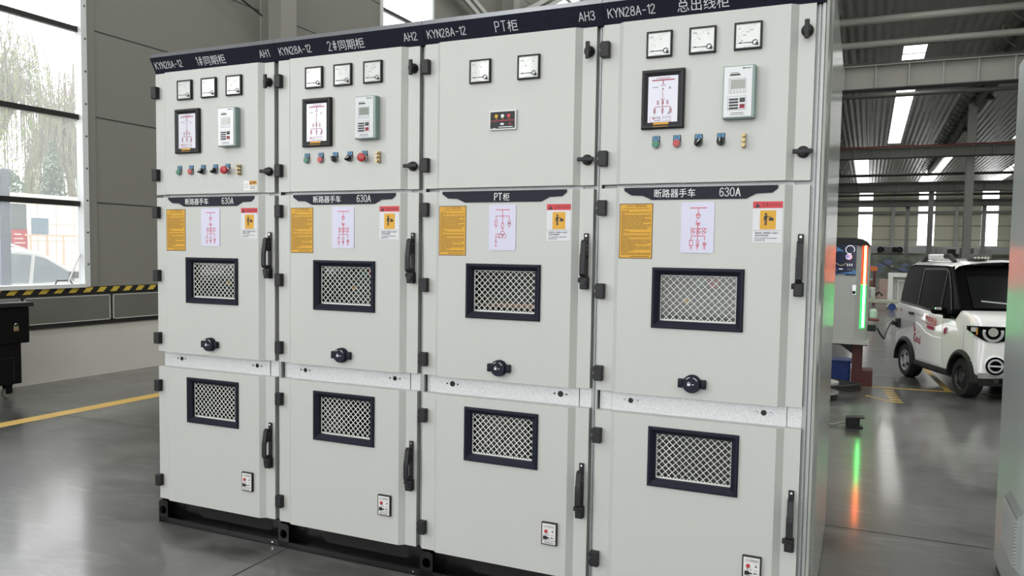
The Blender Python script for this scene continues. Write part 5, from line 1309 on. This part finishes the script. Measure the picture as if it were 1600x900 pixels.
# lettering on the door
CRED = mat('car_decal_red', (198, 84, 80), 0.5, noise=0.03, nscale=30); CPK = mat('car_decal_pink', (176, 44, 84), 0.5, noise=0.03, nscale=30)
def door(a0, z0, slope): return lambda a, b: (-0.0095, a0-a, z0+b+slope*a)
m = MB(); m.text('雷鸣车业', 0.082, 0, 0, door(0.885, 0.728, -0.06), 0, sx=0.88, bold=0.03); m.rect(0.02, -0.022, 0.26, -0.010, door(0.885, 0.728, -0.06), 0); m.rect(0.05, -0.075, 0.22, -0.035, door(0.885, 0.728, -0.06), 1)
m.build('company_lettering', [CRED, CPK], car, fix=False); m = MB()
m.text('Cool', 0.115, 0, 0, lambda a, b: (-0.0095, 1.185-a, 0.470+b*1.25-0.14*a), 1, sx=0.86, bold=0.025)
m.build('cool_lettering', [CRED, CPK], car, fix=False); m = MB()
m.text('You', 0.04, 0, 0, lambda a, b: (-0.0095, 1.08-a, 0.575+b), 1, sx=0.8)
m.build('small_lettering', [CRED, CPK], car, fix=False); m = MB()
for (s, z, r) in ((1.17, 0.63, 0.018), (1.155, 0.602, 0.026), (1.19, 0.665, 0.012), (0.40, 0.66, 0.030), (0.375, 0.69, 0.018), (0.415, 0.63, 0.014)): m.disc((s, z), r, lambda a, b: (-0.0095, a, b), 1, 10)
m.build('heart_decal', [CRED, CPK], car, fix=False); m = MB()
m.text('You', 0.06, 0, 0, lambda a, b: (-0.0095, 1.60-a, 0.795+b), 1, sx=0.7, bold=0.02)
m.build('rear_lettering', [CRED, CPK], car, fix=False)
# charge port with flap and the lead to the pile
pt = MB().box(-0.035, 0.01, 1.585, 1.675, 0.585, 0.70, 0, 0.012).build('charge_port', CTR, car)
MB().cyl((-0.03, 1.64, 0.64), 'x', 0.028, -0.05, 14).build('charge_plug', CTR, pt)
P0 = Vector((3.483, 6.87, 0.655)); P1 = Vector((4.299-0.94*0.092-0.341*1.64, 6.523-0.341*0.092+0.94*1.64, 0.64))
m = MB(); m.tube([P0+(P1-P0)*t+Vector((0.02*math.sin(6*t), 0, -0.62*t*(1-t))) for t in [k/16 for k in range(17)]], 0.010, 8)
tag(m.build('charging_lead', CABLE, None, True), 'black charging lead hanging between the charging pile and the electric car', 'cable')

#@@BACK
# ================================================================== things farther down the hall
CRW = mat('white_crate_paint', (226, 228, 224), 0.5, noise=0.02, nscale=4)
t = thing('white_display_frame', 'white box frame standing on the floor behind the electric car', 'frame', (4.35, 22.4, 0))
m = MB(); m.box(-0.42, 0.85, 0.18, 0.22, 0.06, 1.0); m.build('back_panel', mat('frame_back_grey', (196, 198, 194), 0.6, noise=0.03, nscale=3), t)
for q in ((-0.45, -0.32, 0.04, 1.02), (0.75, 0.88, 0.04, 1.02)): MB().box(q[0], q[1], -0.05, 0.24, q[2], q[3], 0, 0.01).build('side_rail', CRW, t)
MB().box(-0.32, 0.75, -0.05, 0.24, 0.90, 1.02, 0, 0.01).build('top_rail', CRW, t); MB().box(-0.32, 0.75, -0.05, 0.24, 0.04, 0.15, 0, 0.01).build('bottom_rail', CRW, t)
m = MB(); m.box(-0.20, -0.17, 0.10, 0.18, 0.15, 0.78); m.box(-0.20, 0.70, 0.10, 0.18, 0.78, 0.82); m.build('inner_frame', CRW, t)
MB().box(-0.48, 0.95, -0.3, 0.5, 0.0, 0.042).build('pallet', mat('pallet_pale_wood', (176, 176, 156), 0.7, noise=0.1, nscale=4), t)
def picture():
    m = bpy.data.materials.new('aerial_landscape_print'); m.use_nodes = True; nt = m.node_tree; b = nt.nodes['Principled BSDF']
    tc = nt.nodes.new('ShaderNodeTexCoord'); n = nt.nodes.new('ShaderNodeTexNoise'); n.inputs['Scale'].default_value = 1.3; n.inputs['Detail'].default_value = 6
    nt.links.new(tc.outputs['Object'], n.inputs['Vector']); r = nt.nodes.new('ShaderNodeValToRGB')
    e = r.color_ramp.elements; e[0].position = 0.3; e[0].color = (*lin((92, 104, 86)), 1); e[1].position = 0.7; e[1].color = (*lin((196, 202, 196)), 1)
    x = e.new(0.5); x.color = (*lin((146, 156, 140)), 1)
    nt.links.new(n.outputs['Fac'], r.inputs['Fac']); nt.links.new(r.outputs['Color'], b.inputs['Base Color']); b.inputs['Roughness'].default_value = 0.45
    return m
t = thing('picture_board', 'large landscape picture board of blue solar panel fields', 'board', (3.2, 42.0, 0))
bo = MB().box(0, 3.6, -0.03, 0.03, 0.40, 1.60).build('print', picture(), t)
q = YP(-0.034); m = MB()
for (x0, z0, w, h) in ((0.38, 1.02, 0.55, 0.34), (0.80, 1.22, 0.50, 0.30), (1.02, 0.60, 0.55, 0.34), (1.45, 0.82, 0.52, 0.30), (1.62, 1.10, 0.40, 0.22), (0.55, 0.74, 0.3, 0.16)):
    m.quad([q(x0, z0), q(x0+w*0.62, z0-h*0.42), q(x0+w*1.15, z0+h*0.18), q(x0+w*0.48, z0+h*0.55)], 0)
m.disc((1.25, 1.02), 0.09, q, 1, 14); m.strip([(0.75, 1.2), (1.25, 0.95), (2.0, 0.62)], 0.05, q, 2)
m.build('solar_field_print', [mat('print_blue', (146, 160, 204), 0.5, noise=0.12, nscale=6), mat('print_pale', (206, 214, 206), 0.5, noise=0.1, nscale=6), mat('print_dark', (60, 68, 80), 0.5, noise=0.1, nscale=6)], bo)
for x in (0.2, 3.3): MB().box(x, x+0.06, 0.03, 0.10, 0, 1.55).build('leg', DARKSTEEL, t)
t = thing('blue_partition', 'dark blue partition beside the landscape picture board', 'panel', (5.75, 41.0, 0))
m = MB(); m.prism([(0.0, 0.9), (0.22, 1.66), (1.35, 1.66), (1.35, 0.9)], 'y', 0, 0.06); m.build('sheet', mat('partition_blue', (34, 58, 112), 0.5, noise=0.05, nscale=4), t)
for x in (0.2, 1.2): MB().box(x, x+0.06, 0.06, 0.12, 0, 1.0).build('leg', DARKSTEEL, t)
ORG = mat('orange_paint', (214, 112, 48), 0.5, noise=0.05, nscale=6)
t = thing('orange_lifting_rack', 'orange-topped lifting rack just right of the charging pile', 'rack', (3.35, 24.0, 0))
MB().box(-0.4, 0.27, -0.1, 0.1, 1.04, 1.18, 0, 0.01).build('beam', ORG, t)
for x in (-0.38, 0.16): MB().box(x, x+0.08, -0.08, 0.08, 0.0, 1.04).build('post', MAR, t)
MB().box(-0.34, 0.2, -0.07, 0.07, 0.45, 0.75, 0, 0.02).build('hoist', mat('rusty_brown', (108, 82, 62), 0.6, noise=0.2, nscale=8), t)
t = thing('hand_cart', 'pale low hand cart with a blue-wheeled lever near the orange rack', 'cart', (3.55, 21.6, 0))
MB().box(-0.5, 0.6, -0.4, 0.4, 0.20, 0.27, 0, 0.01).build('deck', mat('cart_pale_green', (170, 176, 156), 0.5, noise=0.05, nscale=6), t)
MB().tube([(-0.15, -0.3, 0.27), (0.12, -0.3, 0.50), (0.2, -0.3, 0.40)], 0.03, 8).build('lever', CTR, t)
MB().box(-0.3, 0.02, -0.35, 0.1, 0.27, 0.62, 0, 0.03).build('motor_cover', mat('cover_pale', (190, 194, 182), 0.5, noise=0.05, nscale=6), t)
for x in (-0.35, 0.45): MB().cyl((x, -0.35, 0.1), 'y', 0.1, 0.06, 16).build('wheel', BLUEB, t)
PINKB = mat('cardboard_pink', (178, 156, 146), 0.7, noise=0.05, nscale=6)
bx = MB().box(-0.18, 0.18, -0.2, 0.2, 0.0, 0.36, 0, 0.01)
for k, (x, z, lb) in enumerate(((3.86, 0.0, 'pale cardboard carton on the floor at the bottom of the short stack'), (3.90, 0.362, 'pale cardboard carton on top of the short stack behind the orange rack'))):
    o = bx.build('carton', PINKB) if k == 0 else o.copy()
    if k: COL.objects.link(o)
    o.location = (x, 27.0, z); tag(o, lb, 'carton', 'cartons in the aisle')
# boxes and speakers on the annex ledge, cabinets near the far wall
SPK = mat('speaker_black', (34, 34, 34), 0.6, noise=0.1, nscale=9)
for (x, lb) in ((4.75, 'left round dark fan in the white service band under the far windows'), (7.05, 'right round dark fan in the white service band under the far windows')):
    t = thing('wall_fan', lb, 'fan', (x, Y_FAR-1.62, 2.55), 0, 'fans in the service band')
    MB().lathe((0, 0, 0), 'y', [(0.40, 0), (0.40, -0.1), (0.30, -0.12), (0.28, -0.02), (0, -0.02)], 20).build('housing', SPK, t, True)
    MB().lathe((0, -0.03, 0), 'y', [(0.12, 0), (0.12, -0.06), (0, -0.07)], 12).build('hub', STEELG, t, True)
t = thing('service_hatch', 'grey hatch between the two round fans of the service band', 'hatch', (5.9, Y_FAR-1.62, 2.55))
MB().box(-0.5, 0.25, -0.06, 0.0, -0.35, 0.35, 0, 0.01).build('door', STEEL, t); MB().box(-0.72, -0.62, -0.07, 0.0, -0.38, 0.38).build('frame_post', SPK, t)
t = thing('service_opening', 'black opening beside the right fan of the service band', 'opening', (6.45, Y_FAR-1.62, 2.55))
MB().box(-0.3, 0.25, -0.05, 0.0, -0.35, 0.35).build('recess', SPK, t)
for (x0, x1, y, z1, m_, lb) in ((9.3, 10.7, 96, 2.75, CRW, 'white tall enclosure far behind the car roof light'), (11.2, 12.0, 97, 2.5, DARKSTEEL, 'dark grey enclosure far right of the white tall one'), (12.3, 13.6, 96, 2.6, STEEL, 'mid grey enclosure far behind the car roof'), (14.0, 15.4, 97, 2.55, CRW, 'white enclosure far away near the right-hand end window')):
    t = thing('tall_enclosure', lb, 'enclosure', ((x0+x1)/2, y, 0), 0, 'enclosures at the far end of the hall')
    w = (x1-x0)/2; MB().box(-w, w, -0.4, 0.4, 0.1, z1, 0, 0.02).build('body', m_, t); MB().box(-w+0.05, w-0.05, -0.35, 0.35, 0, 0.1).build('plinth', BLACKM, t)
    MB().box(-0.02, 0.02, -0.412, -0.4, 0.2, z1-0.1).build('door_gap', BLACKM, t)

#@@BIN
# ================================================================== black wheeled bin by the window wall
BINM = mat('bin_black_paint', (7, 7, 9), 0.4, spec=0.2, noise=0.2, nscale=6)
t = thing('tool_bin', 'black wheeled steel bin with a padlock below the left window', 'bin', (-4.16, 1.0, 0))
m = MB(); m.box(-0.24, 0.24, -0.7, 1.0, 0.52, 0.865, 0, 0.008); m.build('upper_box', BINM, t)
m = MB(); m.box(-0.22, 0.225, -0.68, 0.925, 0.135, 0.525, 0, 0.008); m.build('lower_box', BINM, t)
m = MB(); m.box(0.225, 0.229, -0.6, 0.85, 0.385, 0.392); m.box(0.225, 0.229, 0.84, 0.85, 0.17, 0.392); m.build('fold_highlight', mat('bin_edge_highlight', (30, 30, 33), 0.25, noise=0.05, nscale=9), t)  # fold lines drawn paler as a painted edge highlight
m = MB(); m.prism([(-0.265, 0.868), (-0.255, 0.905), (0.255, 0.905), (0.268, 0.868)], 'y', -0.72, 1.03); m.build('lid', BINM, t)
for (x, y) in ((0.15, 0.83), (-0.17, 0.83), (0.15, -0.58), (-0.17, -0.58)):
    c = MB().box(-0.03, 0.03, -0.035, 0.035, 0.115, 0.137).box(-0.028, -0.022, -0.03, 0.03, 0.045, 0.12).box(0.022, 0.028, -0.03, 0.03, 0.045, 0.12).build('caster', BINM, t, loc=(x, y, 0))
    MB().cyl((-0.018, 0, 0.05), 'x', 0.05, 0.036, 20).build('caster_wheel', mat('caster_grey_rubber', (120, 118, 112), 0.5, noise=0.05, nscale=9), c, True)
pl = MB().box(-0.008, 0.008, -0.022, 0.022, 0.0, 0.042, 0, 0.004).build('padlock', BRASS, t, loc=(0.252, 0.86, 0.64))
MB().tube([(0, -0.014, 0.04), (0, -0.014, 0.06), (0, -0.008, 0.070), (0, 0.008, 0.070), (0, 0.014, 0.06), (0, 0.014, 0.04)], 0.0035, 8).build('shackle', CHROME, pl)
